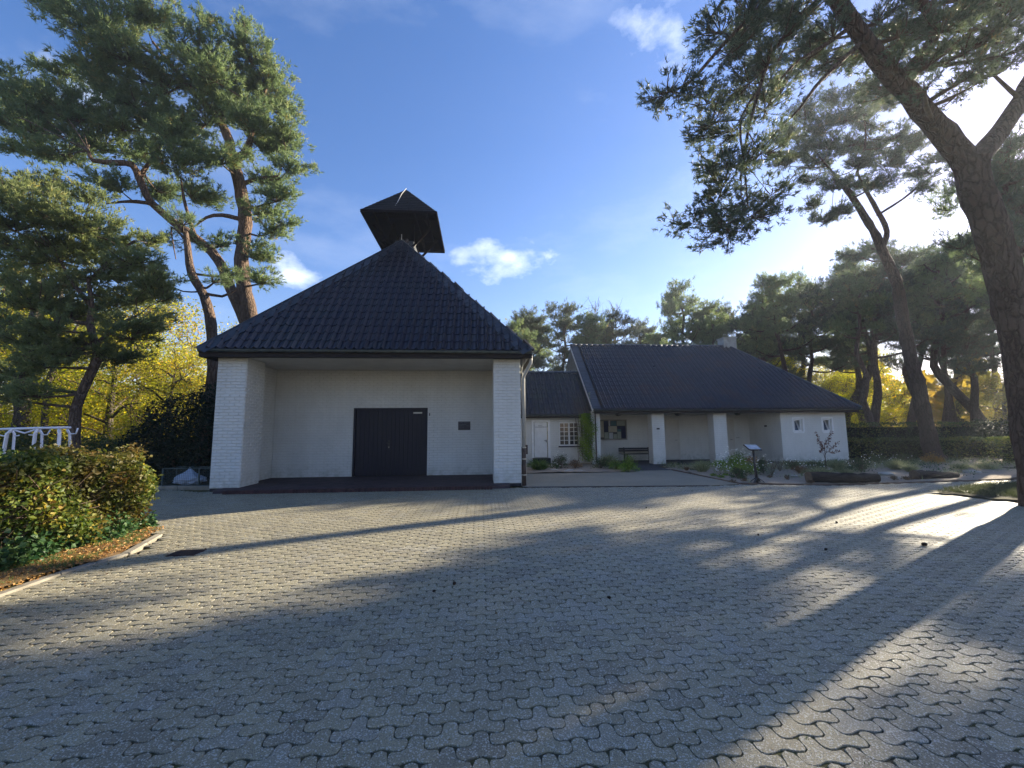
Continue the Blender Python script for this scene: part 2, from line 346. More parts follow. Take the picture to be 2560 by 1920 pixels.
# ------------------------------------------------------------ sky (world)
nt = W.node_tree; bg = nt.nodes['Background']; nt.nodes['World Output']
sky = nn(nt, 'ShaderNodeTexSky'); sky.sky_type = 'NISHITA'; sky.sun_disc = False; sky.sun_elevation = EL; sky.sun_rotation = AZ
sky.air_density = 1.15; sky.dust_density = .3; sky.ozone_density = 2.6
tc = nn(nt, 'ShaderNodeTexCoord').outputs['Generated']
def cloud(center, w, h, scale, seed, amt):
    """soft cloud round a sky direction: w, h are angular half sizes"""
    c = Vector(center).normalized(); rx = Vector((0, 0, 1)).cross(c).normalized(); uz = c.cross(rx).normalized()
    def dot(v):
        d = nn(nt, 'ShaderNodeVectorMath'); d.operation = 'DOT_PRODUCT'; nt.links.new(tc, d.inputs[0]); d.inputs[1].default_value = tuple(v); return d.outputs['Value']
    a = math_(nt, 'DIVIDE', dot(rx), w); b = math_(nt, 'DIVIDE', dot(uz), h)
    rr = math_(nt, 'SQRT', math_(nt, 'ADD', math_(nt, 'MULTIPLY', a, a), math_(nt, 'MULTIPLY', b, b)))
    front = math_(nt, 'GREATER_THAN', dot(c), 0)
    n = noise(nt, mapping(nt, tc, (1, 1, 1.6), loc=(seed, seed*.3, 0)), scale, 7, .58)
    f = math_(nt, 'SUBTRACT', math_(nt, 'MULTIPLY_ADD', n, 3.0, -.85), rr)
    f = ramp(nt, f, [(.0, (0, 0, 0)), (.85, (1, 1, 1))])
    return math_(nt, 'MULTIPLY', math_(nt, 'MULTIPLY', f, front), amt)
skyc = sky.outputs[0]
hs = nn(nt, 'ShaderNodeHueSaturation'); hs.inputs['Saturation'].default_value = 1.24; nt.links.new(skyc, hs.inputs['Color']); skyc = mix(nt, 1., hs.outputs[0], (1.18, .985, 1.16), 'MULTIPLY')
# thin high veil over the whole sky, wisps stretched along one direction
veil = ramp(nt, noise(nt, mapping(nt, tc, (1.2, 2.2, 3.5), (0, 0, .5)), 1.6, 7, .6), [(.5, (0, 0, 0)), (.85, (1, 1, 1))])
skyc = mix(nt, math_(nt, 'MULTIPLY', veil, .22), skyc, (7.5, 8.0, 8.8))
for (u, v, w, h, sc, sd, am) in ((1240, 640, .135, .062, 8, 1., .65), (1700, 80, .085, .12, 8, 5.3, .55), (740, 690, .10, .05, 9, 9.1, .7), (180, 190, .09, .04, 10, 3.7, .4),
                                 (1590, 60, .05, .05, 16, 7.7, .25), (1375, 640, .035, .02, 26, 4.4, .35), (2050, 730, .30, .06, 5, 8.8, .4)):
    skyc = mix(nt, cloud(ray(u, v), w, h, sc, sd, am), skyc, (9.0, 9.6, 10.4))
nt.links.new(skyc, bg.inputs[0]); bg.inputs[1].default_value = .061

# ============================================================ SETTING
def sheet(name, poly, z, mat_, **tg):
    me = bpy.data.meshes.new(name); me.from_pydata([(x, y, z) for x, y in poly], [], [tuple(range(len(poly)))]); me.update()
    return link(name, me, mat_, None, dict(kind='structure', **tg))
sheet('forest_floor', [(-400, -300), (400, -300), (400, 600), (-400, 600)], -.035, FLOOR)
pav_poly = [(-4.62, -8), (30, -8), (30, 9.6), (15.8, 11.1), (9.62, 10.66), (7.27, 11.18), (6.1, 11.0), (1.1, 11.4), (-7.2, 11.6), (-9.5, 12.5), (-16, 12.9), (-16, 7.6), (-6.5, 7.55), (-4.85, 6.9), (-4.5, 6.2), (-4.52, 5.8), (-4.63, 5.1), (-4.6, 4.4)]
paving = root('paving', (0, 0, 0), None, None, kind='structure')
me = bpy.data.meshes.new('joint_bed'); me.from_pydata([(x, y, -.0095) for x, y in pav_poly], [], [tuple(range(len(pav_poly)))]); me.update()
link('joint_bed', me, JOINT, paving)
def inside(x, y, poly):
    c = False; n = len(poly)
    for i in range(n):
        x0, y0 = poly[i]; x1, y1 = poly[(i+1) % n]
        if (y0 > y) != (y1 > y) and x < (x1-x0)*(y-y0)/(y1-y0)+x0: c = not c
    return c
PU = .0812; PH = .0850
def paver_outline(sub):
    c = [(0, 0), (1, 0), (2, 0), (3, 0), (3, 1), (2, 1), (2, 2), (1, 2), (1, 1), (0, 1)]
    pts = []
    for i in range(len(c)):
        a, b = np.array(c[i], float), np.array(c[(i+1) % len(c)], float)
        for k in range(sub): pts.append(a+(b-a)*k/sub)
    P = np.array(pts); W_ = P.copy()
    W_[:, 1] += -.17*np.cos(np.pi*(P[:, 0]-.5)); W_[:, 0] += .07*np.sin(np.pi*P[:, 0])*0+.06*np.sin(np.pi*(P[:, 1]*1.0)+.0)*np.cos(np.pi*P[:, 0])*-1
    for _ in range(1): W_ = .5*W_+.25*(np.roll(W_, 1, 0)+np.roll(W_, -1, 0))
    W_ *= (PU, PH)
    return W_
def inset(P, d):
    t = np.roll(P, -1, 0)-np.roll(P, 1, 0); t /= np.linalg.norm(t, axis=1)[:, None]; n = np.stack([-t[:, 1], t[:, 0]], 1); return P+n*d
def paver_geo(sub):
    o = paver_outline(sub); top = inset(o, .0066); mid = inset(o, .0042); n = len(o); c = np.array([1.5*PU, .8*PH])
    V = np.vstack([np.c_[top-c, np.zeros(n)], np.c_[mid-c, np.full(n, -.003)], np.c_[mid-c, np.full(n, -.012)]])
    i = np.arange(n); j = (i+1) % n
    Q = np.vstack([np.stack([i+n, j+n, j, i], 1), np.stack([i+2*n, j+2*n, j+n, i+n], 1)])
    return V, i[None, :], Q
def visible(x, y):
    d = np.array([x, y, -CAMZ]); z = d@FW
    return z > .9 and abs(d@RT)/z < 1.36 and (d@UP)/z > -1.06
cells = []
for r in range(8, 150):
    y = r*PH+.01
    for k in range(-60, 90):
        x = k*4*PU+(r % 2)*2*PU
        if visible(x, y) and inside(x, y, pav_poly) and (x < -3.5 or (inside(x+.13, y+.09, pav_poly) and inside(x-.13, y+.05, pav_poly))): cells.append((x, y))
cells.sort(key=lambda c: c[0]**2*.6+c[1]**2)
def in_frame(x, y):
    d = np.array([x, y, -CAMZ]); z = d@FW; return z > 0 and abs(d@RT)/z < 1.2 and (d@UP)/z > -.92
big = [c for c in cells if in_frame(*c)][:300]; bs = set(big); rest = [c for c in cells if c not in bs]
V, TF, Q = paver_geo(3); pm = np_mesh('paving_stone', V, [Q, TF], np.zeros(len(Q)+1)); pm.materials.append(PAVER)
for (x, y) in big:
    o = link('paving_stone', pm, None, paving); o.location = (x+random.uniform(-.0015, .0015), y+random.uniform(-.0015, .0015), random.uniform(-.0012, .0008))
    o.rotation_euler = (random.uniform(-.004, .004), random.uniform(-.004, .004), random.uniform(-.012, .012))
V, TF, Q = paver_geo(2); n = len(V); N = len(rest); C = np.array(rest)
ang = RNG.uniform(-.012, .012, N); ca, sa = np.cos(ang), np.sin(ang)
tx, ty = RNG.uniform(-.004, .004, N), RNG.uniform(-.004, .004, N)
VX = V[None, :, 0]*ca[:, None]-V[None, :, 1]*sa[:, None]+C[:, 0:1]; VY = V[None, :, 0]*sa[:, None]+V[None, :, 1]*ca[:, None]+C[:, 1:2]
VZ = V[None, :, 2]+V[None, :, 0]*tx[:, None]+V[None, :, 1]*ty[:, None]+RNG.uniform(-.0012, .0008, N)[:, None]
VV = np.stack([VX, VY, VZ], -1).reshape(-1, 3); off = (np.arange(N)*n)[:, None, None]
rr = RNG.random(N)
me = np_mesh('paving_stones', VV, [(Q[None]+off).reshape(-1, 4), (TF[None]+off).reshape(-1, TF.shape[1])], np.concatenate([np.repeat(rr, len(Q)), rr]))
link('paving_stones', me, PAVER, paving, dict(kind='stuff'))
print('pavers', len(big), N)

# forecourt, porch path, beds
sheet('forecourt', [(1.14, 11.46), (6.2, 11.05), (7.22, 11.24), (7.15, 15.3), (5.62, 15.3), (5.6, 14.9), (1.14, 14.9)], -.004, FORE)
sheet('porch_path', [(5.62, 15.3), (7.15, 15.3), (7.3, 16.9), (13.6, 17.3), (13.64, 20.2), (5.2, 20.2), (5.2, 17.6), (5.5, 17.0)], .002, DARKP)
def lumpy(name, poly, z, mat_, amp, step=.28, **tg):
    xs = [p[0] for p in poly]; ys = [p[1] for p in poly]; bm = bmesh.new(); g = {}
    nx = int((max(xs)-min(xs))/step)+1; ny = int((max(ys)-min(ys))/step)+1
    for i in range(nx+1):
        for j in range(ny+1):
            x = min(xs)+i*step; y = min(ys)+j*step
            g[i, j] = bm.verts.new((x, y, z+amp*(math.sin(x*1.7+y)*.5+math.sin(y*2.3-x*.8)*.5+random.uniform(-.5, .5))))
    for i in range(nx):
        for j in range(ny):
            if inside(min(xs)+(i+.5)*step, min(ys)+(j+.5)*step, poly): bm.faces.new((g[i, j], g[i+1, j], g[i+1, j+1], g[i, j+1]))
    for v in [v for v in bm.verts if not v.link_faces]: bm.verts.remove(v)
    me = bpy.data.meshes.new(name); bm.to_mesh(me); bm.free(); me.polygons.foreach_set('use_smooth', [True]*len(me.polygons))
    return link(name, me, mat_, None, dict(kind='structure', **tg))
lumpy('planting_bed', [(1.14, 14.85), (5.7, 14.85), (5.6, 17.6), (4.8, 18.5), (1.14, 18.5)], .03, SAND, .02)
lumpy('sandy_garden_bed', [(7.3, 11.25), (9.7, 10.8), (15.8, 11.25), (24, 12.2), (24, 18.3), (17, 17.8), (13.7, 17.6), (7.5, 16.8), (7.25, 15.4)], .0, SAND, .035)
lumpy('leafy_verge', [(-4.72, 1.0), (-4.70, 4.4), (-4.73, 5.1), (-4.6, 5.9), (-4.95, 6.8), (-6.3, 7.5), (-7.4, 7.5), (-7.4, 1.0)], .035, VERGE, .02, .14)
lumpy('grass_island', [(10.5, 9.1), (13.1, 10.05), (16.5, 10.3), (17, 8.2), (15, 7.4), (10.9, 7.6), (10.7, 8.4)], .03, m_ground('island_turf', ((.045, .045, .025), (.07, .06, .035), (.10, .09, .05)), 2, 40), .03, .2)

def kerb_run(name, pts, seglen, w, h, z, parent_tags, mat_=CONC):
    rt = root(name, (pts[0][0], pts[0][1], 0), None, None, kind='structure')
    for (a, b) in zip(pts[:-1], pts[1:]):
        L = math.dist(a, b); n = max(1, round(L/seglen)); d = ((b[0]-a[0])/L, (b[1]-a[1])/L)
        for k in range(n):
            s0 = L*k/n+.006; s1 = L*(k+1)/n-.006; m = MB(); dz = random.uniform(-.006, .006)
            m.bar((a[0]+d[0]*s0, a[1]+d[1]*s0, z+dz-h/2), (a[0]+d[0]*s1, a[1]+d[1]*s1, z+dz-h/2), w, h)
            m.obj('kerb_stone', mat_, rt, bevel=.008)
    return rt
kerb_run('verge_kerb', [(-4.64, 1.0), (-4.64, 4.45), (-4.66, 5.1), (-4.55, 5.85), (-4.88, 6.85)], .5, .10, .14, .022, None)
kerb_run('garden_kerb', [(7.18, 15.3), (7.24, 11.24), (9.65, 10.7), (15.8, 11.14), (20, 11.6)], .8, .06, .16, .028, None, plain('weathered_timber_edging', (.16, .11, .08), (.10, .07, .05), .9, .2, 6, 50, .4, rnd=.4))
kerb_run('terrace_kerb', [(-15, 12.95), (-9.6, 12.62), (-7.25, 12.25)], 1., .12, .2, .07, None)
# drainage channel
dr = root('drainage_channel', (1.2, 11.4, 0), 'narrow dark drainage channel crossing the forecourt edge beside the chapel corner', 'drain')
m = MB(); a = Vector((1.16, 11.36, .003)); b = Vector((6.15, 10.96, .003)); m.bar(a, b, .13, .012); m.obj('channel_edge', BLACK, dr)
m = MB()
for k in range(120):
    p = a.lerp(b, (k+.5)/120); m.bar(p+Vector((0, -.05, .008)), p+Vector((0, .05, .008)), .018, .008)
m.obj('grate_bars', RUST, dr, kind='stuff')

# ============================================================ CHAPEL
X0, X1, YF, HS, PW = -7.14, 1.12, 11.63, 3.57, .77
YB, FL = 13.94, .09
AX, AY, AZH = -3.01, 15.3, 8.72
YEND = 29.
chapel = root('chapel', (-3.01, 20, 0), 'white brick chapel with steep dark tiled roof and open recessed porch', 'chapel')
wall = MB(); e = .012
# pillars (core sits just behind the brick faces)
wall.box((X0, YF+e, .08), (X0+PW-e, YF+.95, HS)); wall.box((X1-PW, YF+e, .08), (X1, YF+.95, HS))
wall.box((X0, YF+.95, 0), (X0+.45-e, YEND, HS)); wall.box((X1-.45, YF+.95, 0), (X1, YEND, HS))
wall.box((X0+.45-e, YB+e, 0), (-4.19, YB+.4, HS)); wall.box((-1.78, YB+e, 0), (X1-.45, YB+.4, HS)); wall.box((-4.19, YB+e, 2.31), (-1.78, YB+.4, HS))
wall.box((X0+.45, YEND-.4, 0), (X1-.45, YEND, HS))
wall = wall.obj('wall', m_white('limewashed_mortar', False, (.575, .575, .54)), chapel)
m = MB(); m.box((X0+.006, YF+.02, 0), (X0+PW-.02, YF+.9, .082)); m.box((X1-PW+.01, YF+.02, 0), (X1-.006, YF+.9, .082)); m.obj('plinth', PLINTH, chapel)
m = MB(); m.box((X0+.01, YF+.03, HS+.003), (X1-.01, YB+.1, HS+.06)); m.obj('porch_ceiling', PLASTER, chapel)
def brick_mesh(w, name='brick', hgt=.0700):
    i = .011; d = .016
    V = [(-w/2, 0, -hgt/2), (w/2, 0, -hgt/2), (w/2, 0, hgt/2), (-w/2, 0, hgt/2), (-w/2+i, -d, -hgt/2+i*.7), (w/2-i, -d, -hgt/2+i*.7), (w/2-i, -d, hgt/2-i*.7), (-w/2+i, -d, hgt/2-i*.7)]
    return V, [(4, 5, 6, 7), (0, 1, 5, 4), (1, 2, 6, 5), (2, 3, 7, 6), (3, 0, 4, 7)]
def bricks(width, height, x0=0, z0=0):
    out = []; nrow = int(round(height/.0833)); ch = height/nrow
    for r in range(nrow):
        x = -(.125 if r % 2 else 0)
        while x < width-.02:
            a = max(x, 0)+.003; b = min(x+.25, width)-.003
            if b-a > .04: out.append((x0+(a+b)/2, z0+(r+.5)*ch, b-a))
            x += .25
    return out
bcache = {}
def place_bricks(panel, origin, udir, joined, individual):
    """udir along the wall; the face normal is udir x z"""
    rot = math.atan2(udir[1], udir[0]); cr, sr = math.cos(rot), math.sin(rot)
    for (x, z, w) in panel:
        p = (origin[0]+udir[0]*x, origin[1]+udir[1]*x, origin[2]+z); jd = random.uniform(-.007, .004); jt = random.gauss(0, .020)
        p = (p[0]+udir[1]*-jd*-1, p[1]+udir[0]*jd, p[2]+random.uniform(-.0025, .0025))
        if individual:
            k = round(w, 2)
            if k not in bcache:
                V, Fc = brick_mesh(w); me = bpy.data.meshes.new('brick'); me.from_pydata(V, [], Fc); me.materials.append(WHITE); me.update(); bcache[k] = me
            o = link('brick', bcache[k], None, wall); o.location = p; o.rotation_euler = (random.gauss(0, .012), jt, rot)
        else:
            V, Fc = brick_mesh(w); cj, sj = math.cos(jt), math.sin(jt)
            joined.add([(p[0]+(v[0]*cj+v[2]*sj)*cr-v[1]*sr, p[1]+(v[0]*cj+v[2]*sj)*sr+v[1]*cr, p[2]-v[0]*sj+v[2]*cj) for v in V], Fc)
J = MB()
H = HS-.085
pl = bricks(PW, H); place_bricks(pl, (X0, YF+e, .083), (1, 0), J, True)
pr = bricks(PW, H); place_bricks(pr[:300-len(pl)], (X1-PW, YF+e, .083), (1, 0), J, True); place_bricks(pr[300-len(pl):], (X1-PW, YF+e, .083), (1, 0), J, False)
place_bricks(bricks(.93, H), (X0+PW-e, YF+.012, .083), (0, 1), J, False)      # inner reveal of the left pillar
place_bricks(bricks(YB-YF-.95, H), (X0+.45-e, YF+.95, .083), (0, 1), J, False)
back = []
for (bx, bz, bw) in bricks(X1-.45-(X0+.45)-.02, H):
    lo, hi = X0+.45+bx-bw/2, X0+.45+bx+bw/2
    if bz+.083 > 2.33 or hi < -4.195 or lo > -1.775: back.append((bx, bz, bw)); continue
    if lo < -4.195-.04: back.append(((lo-4.195)/2-X0-.45, bz, -4.195-lo))
    if hi > -1.775+.04: back.append(((hi-1.775)/2-X0-.45, bz, hi+1.775))
place_bricks(back, (X0+.45, YB+e, .083), (1, 0), J, False)
J.obj('painted_bricks', WHITE, wall, kind='stuff')
# door of the porch
door = MB(); door.box((-4.17, YB+.10, FL), (-1.80, YB+.16, 2.29)); door = door.obj('door', NAVY, chapel)
for k in range(16):
    x = -4.12+k*2.27/16; m = MB(); m.box((x+.002, YB+.078, FL+.02), (x+2.27/16-.002, YB+.098, 2.24)); m.obj('plank', NAVY, door, bevel=.002)
m = MB(); m.box((-4.188, YB+.03, FL), (-4.125, YB+.12, 2.308)); m.box((-1.845, YB+.03, FL), (-1.782, YB+.12, 2.308)); m.box((-4.123, YB+.03, 2.25), (-1.847, YB+.12, 2.308)); m.obj('door_frame', NAVY, door)
m = MB(); m.box((-3.005, YB+.055, FL+.02), (-2.965, YB+.076, 2.24)); m.obj('meeting_strip', NAVY, door)
m = MB(); m.box((-3.06, YB+.06, .95), (-3.01, YB+.074, 1.25)); m.tube([(-3.035, YB+.06, 1.16), (-3.035, YB+.02, 1.16), (-3.12, YB+.02, 1.16)], .010, 8); m.obj('handle', BLACK, door)
m = MB(); m.tube([(-3.035, YB+.058, 1.02), (-3.035, YB+.045, 1.02)], .018, 10); m.obj('lock', STEEL, door)
m = MB(); m.box((-2.26, YB+.04, 2.12), (-1.97, YB+.075, 2.165)); m.obj('door_closer', STEEL, door)
m = MB(); m.box((-1.73, YB-.012, 2.04), (-1.70, YB-.002, 2.13)); m.obj('bell_push', BLACK, chapel)
# plaque with four lines of small pale lettering (unreadable in the photograph)
pq = root('wall_plaque', (-.56, YB, 1.7), 'small dark plaque with pale lettering on the porch wall right of the door', 'plaque')
m = MB(); m.box((-.765, YB-.028, 1.56), (-.36, YB-.004, 1.845)); m.obj('plate', plain('dark_plaque', (.012, .014, .028), (.01, .011, .02), .4, .4, 5, 40, .05), pq)
m = MB()
for (z, segs) in ((1.805, ((-.745, -.655), (-.645, -.60), (-.565, -.38))), (1.745, ((-.745, -.67), (-.65, -.49))), (1.695, ((-.745, -.65), (-.64, -.57), (-.50, -.40))), (1.635, ((-.745, -.66), (-.63, -.585)))):
    for a_, b_ in segs:
        x = a_
        while x < b_:
            w = random.uniform(.008, .013); hh = random.uniform(.014, .022)
            m.box((x, YB-.031, z-.009), (x+w*.45, YB-.0285, z-.009+hh)); m.box((x+w*.45, YB-.031, z-.009+hh-.005), (x+w, YB-.0285, z-.009+hh)); x += w+.004
m.obj('lettering', plain('pale_lettering', (.16, .17, .19)), pq)
# porch floor and soldier course
m = MB(); m.box((X0+.35, 11.22, -.03), (X1-.35, YB+.05, FL-.004)); fl = m.obj('porch_floor', CLINKF, chapel)
m = MB()
for r in range(26):
    for k in range(33):
        x = X0+.42+k*.225+(r % 2)*.11; y = 11.24+r*.105
        if (x+.21 > X0+PW-.02 and x+.02 < X1-PW) or y > YF+.95:
            if x+.215 < X1-.45 and x > X0+.46 and y+.1 < YB: m.box((x, y, FL-.006), (x+.215, y+.097, FL+random.uniform(-.001, .002)), random.random())
m.obj('floor_bricks', CLINKF, chapel, kind='stuff')
n = 88
for k in range(n):
    x = -6.47+k*(.30+6.47)/n; m = MB(); dz = random.uniform(-.004, .003)
    m.box((x+.004, 11.06, -.012), (x+6.77/n-.004, 11.215, FL+dz-.004)); m.obj('step_brick', CLINK, chapel, bevel=.004)
# ---- roof
def tile_geo(w=.235, L=.41, amp=.056, nseg=9):
    """pantile: x across, y up the slope, z out; front lip at y=0"""
    xs = np.linspace(0, w*1.07, nseg+1); t = xs/w
    z = amp*(.55*np.cos(2*np.pi*(t-.15))+.35*np.cos(4*np.pi*(t-.15)-.6))+amp*.6
    V = []; 
    for y, dz in ((0, .026), (L, 0)):
        V += [(x, y, zz+dz) for x, zz in zip(xs, z)]
    V += [(x, 0.004, zz+.004) for x, zz in zip(xs, z)]
    n = nseg+1
    Q = [(i, i+1, n+i+1, n+i) for i in range(nseg)]+[(2*n+i, 2*n+i+1, i+1, i) for i in range(nseg)]+[(0, n, 2*n), (nseg, 2*n+nseg, n+nseg)]
    return V, Q
def tile_obj_mesh(mat_):
    V, Q = tile_geo(); me = bpy.data.meshes.new('tile'); me.from_pydata(V, [], Q); me.materials.append(mat_)
    me.update(); return me
def tile_field(parent, origin, xd, yd, cols, rows, keep, mat_, limit, sx=.235, sy=.345, name='tile'):
    """origin on the eave line, xd along the eave, yd up the slope (unit)"""
    xd = Vector(xd).normalized(); yd = Vector(yd).normalized(); zd = xd.cross(yd).normalized(); o0 = Vector(origin)
    me = tile_obj_mesh(mat_); V, Q = tile_geo(); Jt = MB(); cnt = 0; spots = []
    for r in range(rows):
        for c in range(cols):
            if keep((c+.5)*sx, (r+.5)*sy): spots.append((r, c))
    for (r, c) in spots:
        p = o0+xd*(c*sx+random.uniform(-.003, .003))+yd*(r*sy+random.uniform(-.004, .004))+zd*(.004+random.uniform(0, .003))
        if cnt < limit:
            o = link(name, me, None, parent); M = Matrix((xd, yd, zd)).transposed().to_4x4(); M.translation = p
            o.rotation_euler = (M.to_3x3()@Matrix.Rotation(random.gauss(0, .006), 3, 'Z')@Matrix.Rotation(random.gauss(0, .006), 3, 'X')).to_euler(); o.location = p
        else: Jt.add([p+xd*v[0]+yd*v[1]+zd*v[2] for v in V], Q, random.random())
        cnt += 1
    if cnt > limit: Jt.obj('tiles', mat_, parent, kind='stuff')
    print(name, cnt)
EX0, EX1, EY, EZ = -7.43, 1.42, 11.22, 3.72
roof = MB(); LE = (EX0, EY, EZ); RE = (EX1, EY, EZ); AP = (AX, AY, AZH); AB = (AX, YEND-4, AZH); LB = (EX0, YEND+.4, EZ); RB = (EX1, YEND+.4, EZ)
def offs(p, dz): return (p[0], p[1], p[2]+dz)
dn = -.06
roof.add([offs(q, dn) for q in (LE, RE, RB, LB, AP, AB)], [(0, 1, 4), (1, 2, 5, 4), (2, 3, 5), (3, 0, 4, 5), (0, 3, 2, 1)])
roof = roof.obj('roof', TILE, chapel)
sl_ = math.hypot(AY-EY, AZH-EZ); yd = (0, (AY-EY)/sl_, (AZH-EZ)/sl_); Wd = EX1-EX0
def keep_front(x, s):
    f = s/sl_; a = (AX-EX0)*f; b = Wd-(EX1-AX)*f; return a+.10 < x < b-.10
tile_field(roof, LE, (1, 0, 0), yd, 39, 19, keep_front, TILE, 300)
# side slopes
for (o_, xd_, ap) in (((EX1, EY, EZ), (0, 1, 0), (AX, AY)), ((EX0, YEND+.4, EZ), (0, -1, 0), None)):
    sgn = 1 if ap else -1; s2 = math.hypot(EX1-AX, AZH-EZ); yds = (-(EX1-AX)/s2*sgn, 0, (AZH-EZ)/s2); Ls = YEND+.4-EY
    def kp(x, s, s2=s2, ap=ap):
        f = s/s2
        if ap: return x > (AY-EY)*f+.1 and x < Ls-4.4*f-.1
        return x > 4.4*f+.1 and x < Ls-(AY-EY)*f-.1
    me_rows = tile_field(roof, o_, xd_, yds, int(Ls/.47), 20, kp, TILE, 0, .47, .345)
# slate covering along the two front hips
for sgn, corner in ((1, LE), (-1, RE)):
    c = Vector(corner); t = Vector(AP); d = (t-c); L = d.length; d.normalize(); ydv = Vector(yd); xdv = Vector((sgn, 0, 0))
    nrm = Vector((1, 0, 0)).cross(ydv).normalized(); inn = (xdv-d*xdv.dot(d)).normalized()*.34
    n = 40
    for k in range(n):
        s0 = L*k/n; p0 = c+d*s0; p1 = c+d*min(L, s0+L/n*1.55); lift = .055; m = MB()
        a_ = p0-inn*.10; b_ = p0+inn; g_ = p1+inn; h_ = p1-inn*.10
        vs = [a_+nrm*(lift+.016), b_+nrm*(lift+.004), g_+nrm*(lift-.010), h_+nrm*(lift+.002)]
        m.add(vs+[v-nrm*.012 for v in vs], [(0, 1, 2, 3), (7, 6, 5, 4), (0, 4, 5, 1), (1, 5, 6, 2), (2, 6, 7, 3), (3, 7, 4, 0)])
        m.obj('hip_slate', SLATE, roof)
    m = MB(); m.tube([c+nrm*.05+d*.02, t+nrm*.06], .035, 8); m.obj('hip_ridge', SLATE, roof)
m = MB(); m.tube([(AX, AY, AZH+.03), (AX, YEND-4, AZH+.03)], .09, 10); m.obj('ridge_capping', SLATE, roof)
# fascia, soffit strip and gutters
m = MB(); m.box((X0-.30, EY+.08, HS-.03), (X1+.30, EY+.11, EZ-.03)); m.box((X0-.30, EY+.112, HS+.004), (X1+.30, YF+.028, HS+.03))
m.box((X1+.28, EY+.115, HS-.03), (X1+.31, YEND, EZ-.03)); m.box((X0-.31, EY+.115, HS-.03), (X0-.28, YEND, EZ-.03)); m.obj('fascia_board', FASC, chapel)
def gutter(parent, p, q, r=.062, out=(0, -1, 0), mat_=GUT, nm='gutter'):
    p, q, out = Vector(p), Vector(q), Vector(out); m = MB(); n = 8; th = [math.pi*i/n for i in range(n+1)]
    prof = [(-math.cos(t)*r, -math.sin(t)*r) for t in th]; prof2 = [(-math.cos(t)*(r-.006), -math.sin(t)*(r-.006)) for t in th][::-1]; P_ = prof+prof2
    m.prism([p+out*(a+r)+Vector((0, 0, b)) for a, b in P_], q-p); m.tube([p+out*(2*r)+Vector((0, 0, .004)), q+out*(2*r)+Vector((0, 0, .004))], .010, 6); return m.obj(nm, mat_, parent)
gutter(chapel, (EX0+.02, EY+.075, EZ+.0), (EX1-.02, EY+.075, EZ-.01), .062)
gutter(chapel, (EX1-.08, EY+.12, EZ-.01), (EX1-.08, YEND, EZ-.01), .06, (1, 0, 0)); gutter(chapel, (EX0+.08, EY+.12, EZ-.01), (EX0+.08, YEND, EZ-.01), .06, (-1, 0, 0))
# downpipe with swan neck at the right corner
px, py = X1+.085, YF+.10
m = MB(); m.tube([(EX1-.02, EY+.20, EZ-.08), (EX1-.02, EY+.22, EZ-.28), (EX1-.10, EY+.30, EZ-.44), (px+.02, py-.02, EZ-.62), (px, py, EZ-.72), (px, py, 1.02)], .048, 12); m.obj('downpipe', GUTL, chapel, smooth=True)
m = MB(); m.tube([(px, py, 1.04), (px, py, .0)], .062, 12); m.obj('standpipe', RUST, chapel, smooth=True)
for z in (.28, .72, 1.04): m = MB(); m.tube([(px, py, z), (px, py, z+.03)], .07, 12); m.box((px-.09, py-.01, z), (px, py+.02, z+.03)); m.obj('pipe_clamp', STEEL, chapel)
m = MB(); m.tube([(px+.03, py+.1, EZ-.1), (px-.02, py+.12, EZ-.5), (px+.07, py+.13, EZ-.7), (px+.07, py+.13, .02)], .014, 6); m.obj('earthing_cable', STEEL, chapel)
m = MB(); m.box((px+.04, py+.06, .86), (px+.12, py+.16, 1.12)); m.obj('cable_box', RUST, chapel)
# ---- bell canopy over the ridge
CX0, CX1, CY0, CY1, CZ, CT = -4.38, -1.65, 14.58, 17.97, 9.57, 11.42
ccx, ccy = -3.08, (CY0+CY1)/2
cap = root('bell_canopy', (ccx, ccy, 8.7), 'open pyramid shaped bell canopy of dark shingles above the chapel ridge', 'bell canopy')
Rg = MB(); top = (ccx, ccy, CT)
cn = [(CX0, CY0, CZ), (CX1, CY0, CZ), (CX1, CY1, CZ), (CX0, CY1, CZ)]
Rg.add(cn+[top], [(0, 1, 4), (1, 2, 4), (2, 3, 4), (3, 0, 4)])
Rg.add([(x+(ccx-x)*.04, y+(ccy-y)*.04, z+.0) for x, y, z in cn]+[(ccx, ccy, CT-.10)], [(0, 4, 1), (1, 4, 2), (2, 4, 3), (3, 4, 0)])
Rg = Rg.obj('canopy_roof', TIMB, cap)
cnt = 0; Jt = MB()
for fi in range(4):
    A, B = Vector(cn[fi]), Vector(cn[(fi+1) % 4]); T = Vector(top); rows = 13; mid = (A+B)/2; nrm = (B-A).cross(T-A).normalized()
    for r in range(rows):
        f0, f1 = r/rows, min(1, (r+1.25)/rows); a0 = A.lerp(T, f0); b0 = B.lerp(T, f0); a1 = A.lerp(T, f1); b1 = B.lerp(T, f1)
        n = max(1, int(round((b0-a0).length/.24)))
        for k in range(n):
            g = .008/max(.1, (b0-a0).length); t0, t1 = k/n+g, (k+1)/n-g
            l1 = .034+random.uniform(-.004, .004); vs = [a0.lerp(b0, t0)+nrm*l1, a0.lerp(b0, t1)+nrm*l1, a1.lerp(b1, t1)+nrm*.010, a1.lerp(b1, t0)+nrm*.010]
            vv = vs+[v-nrm*.018 for v in vs[:2]]+[v-nrm*.008 for v in vs[2:]]; fs = [(0, 1, 2, 3), (0, 4, 5, 1), (1, 5, 6, 2), (3, 7, 4, 0), (7, 6, 5, 4)]
            if fi == 0: m = MB(); m.add(vv, fs); m.obj('shingle', SHING, Rg)
            else: Jt.add(vv, fs, random.random())
Jt.obj('shingles', SHING, Rg, kind='stuff')
m = MB()
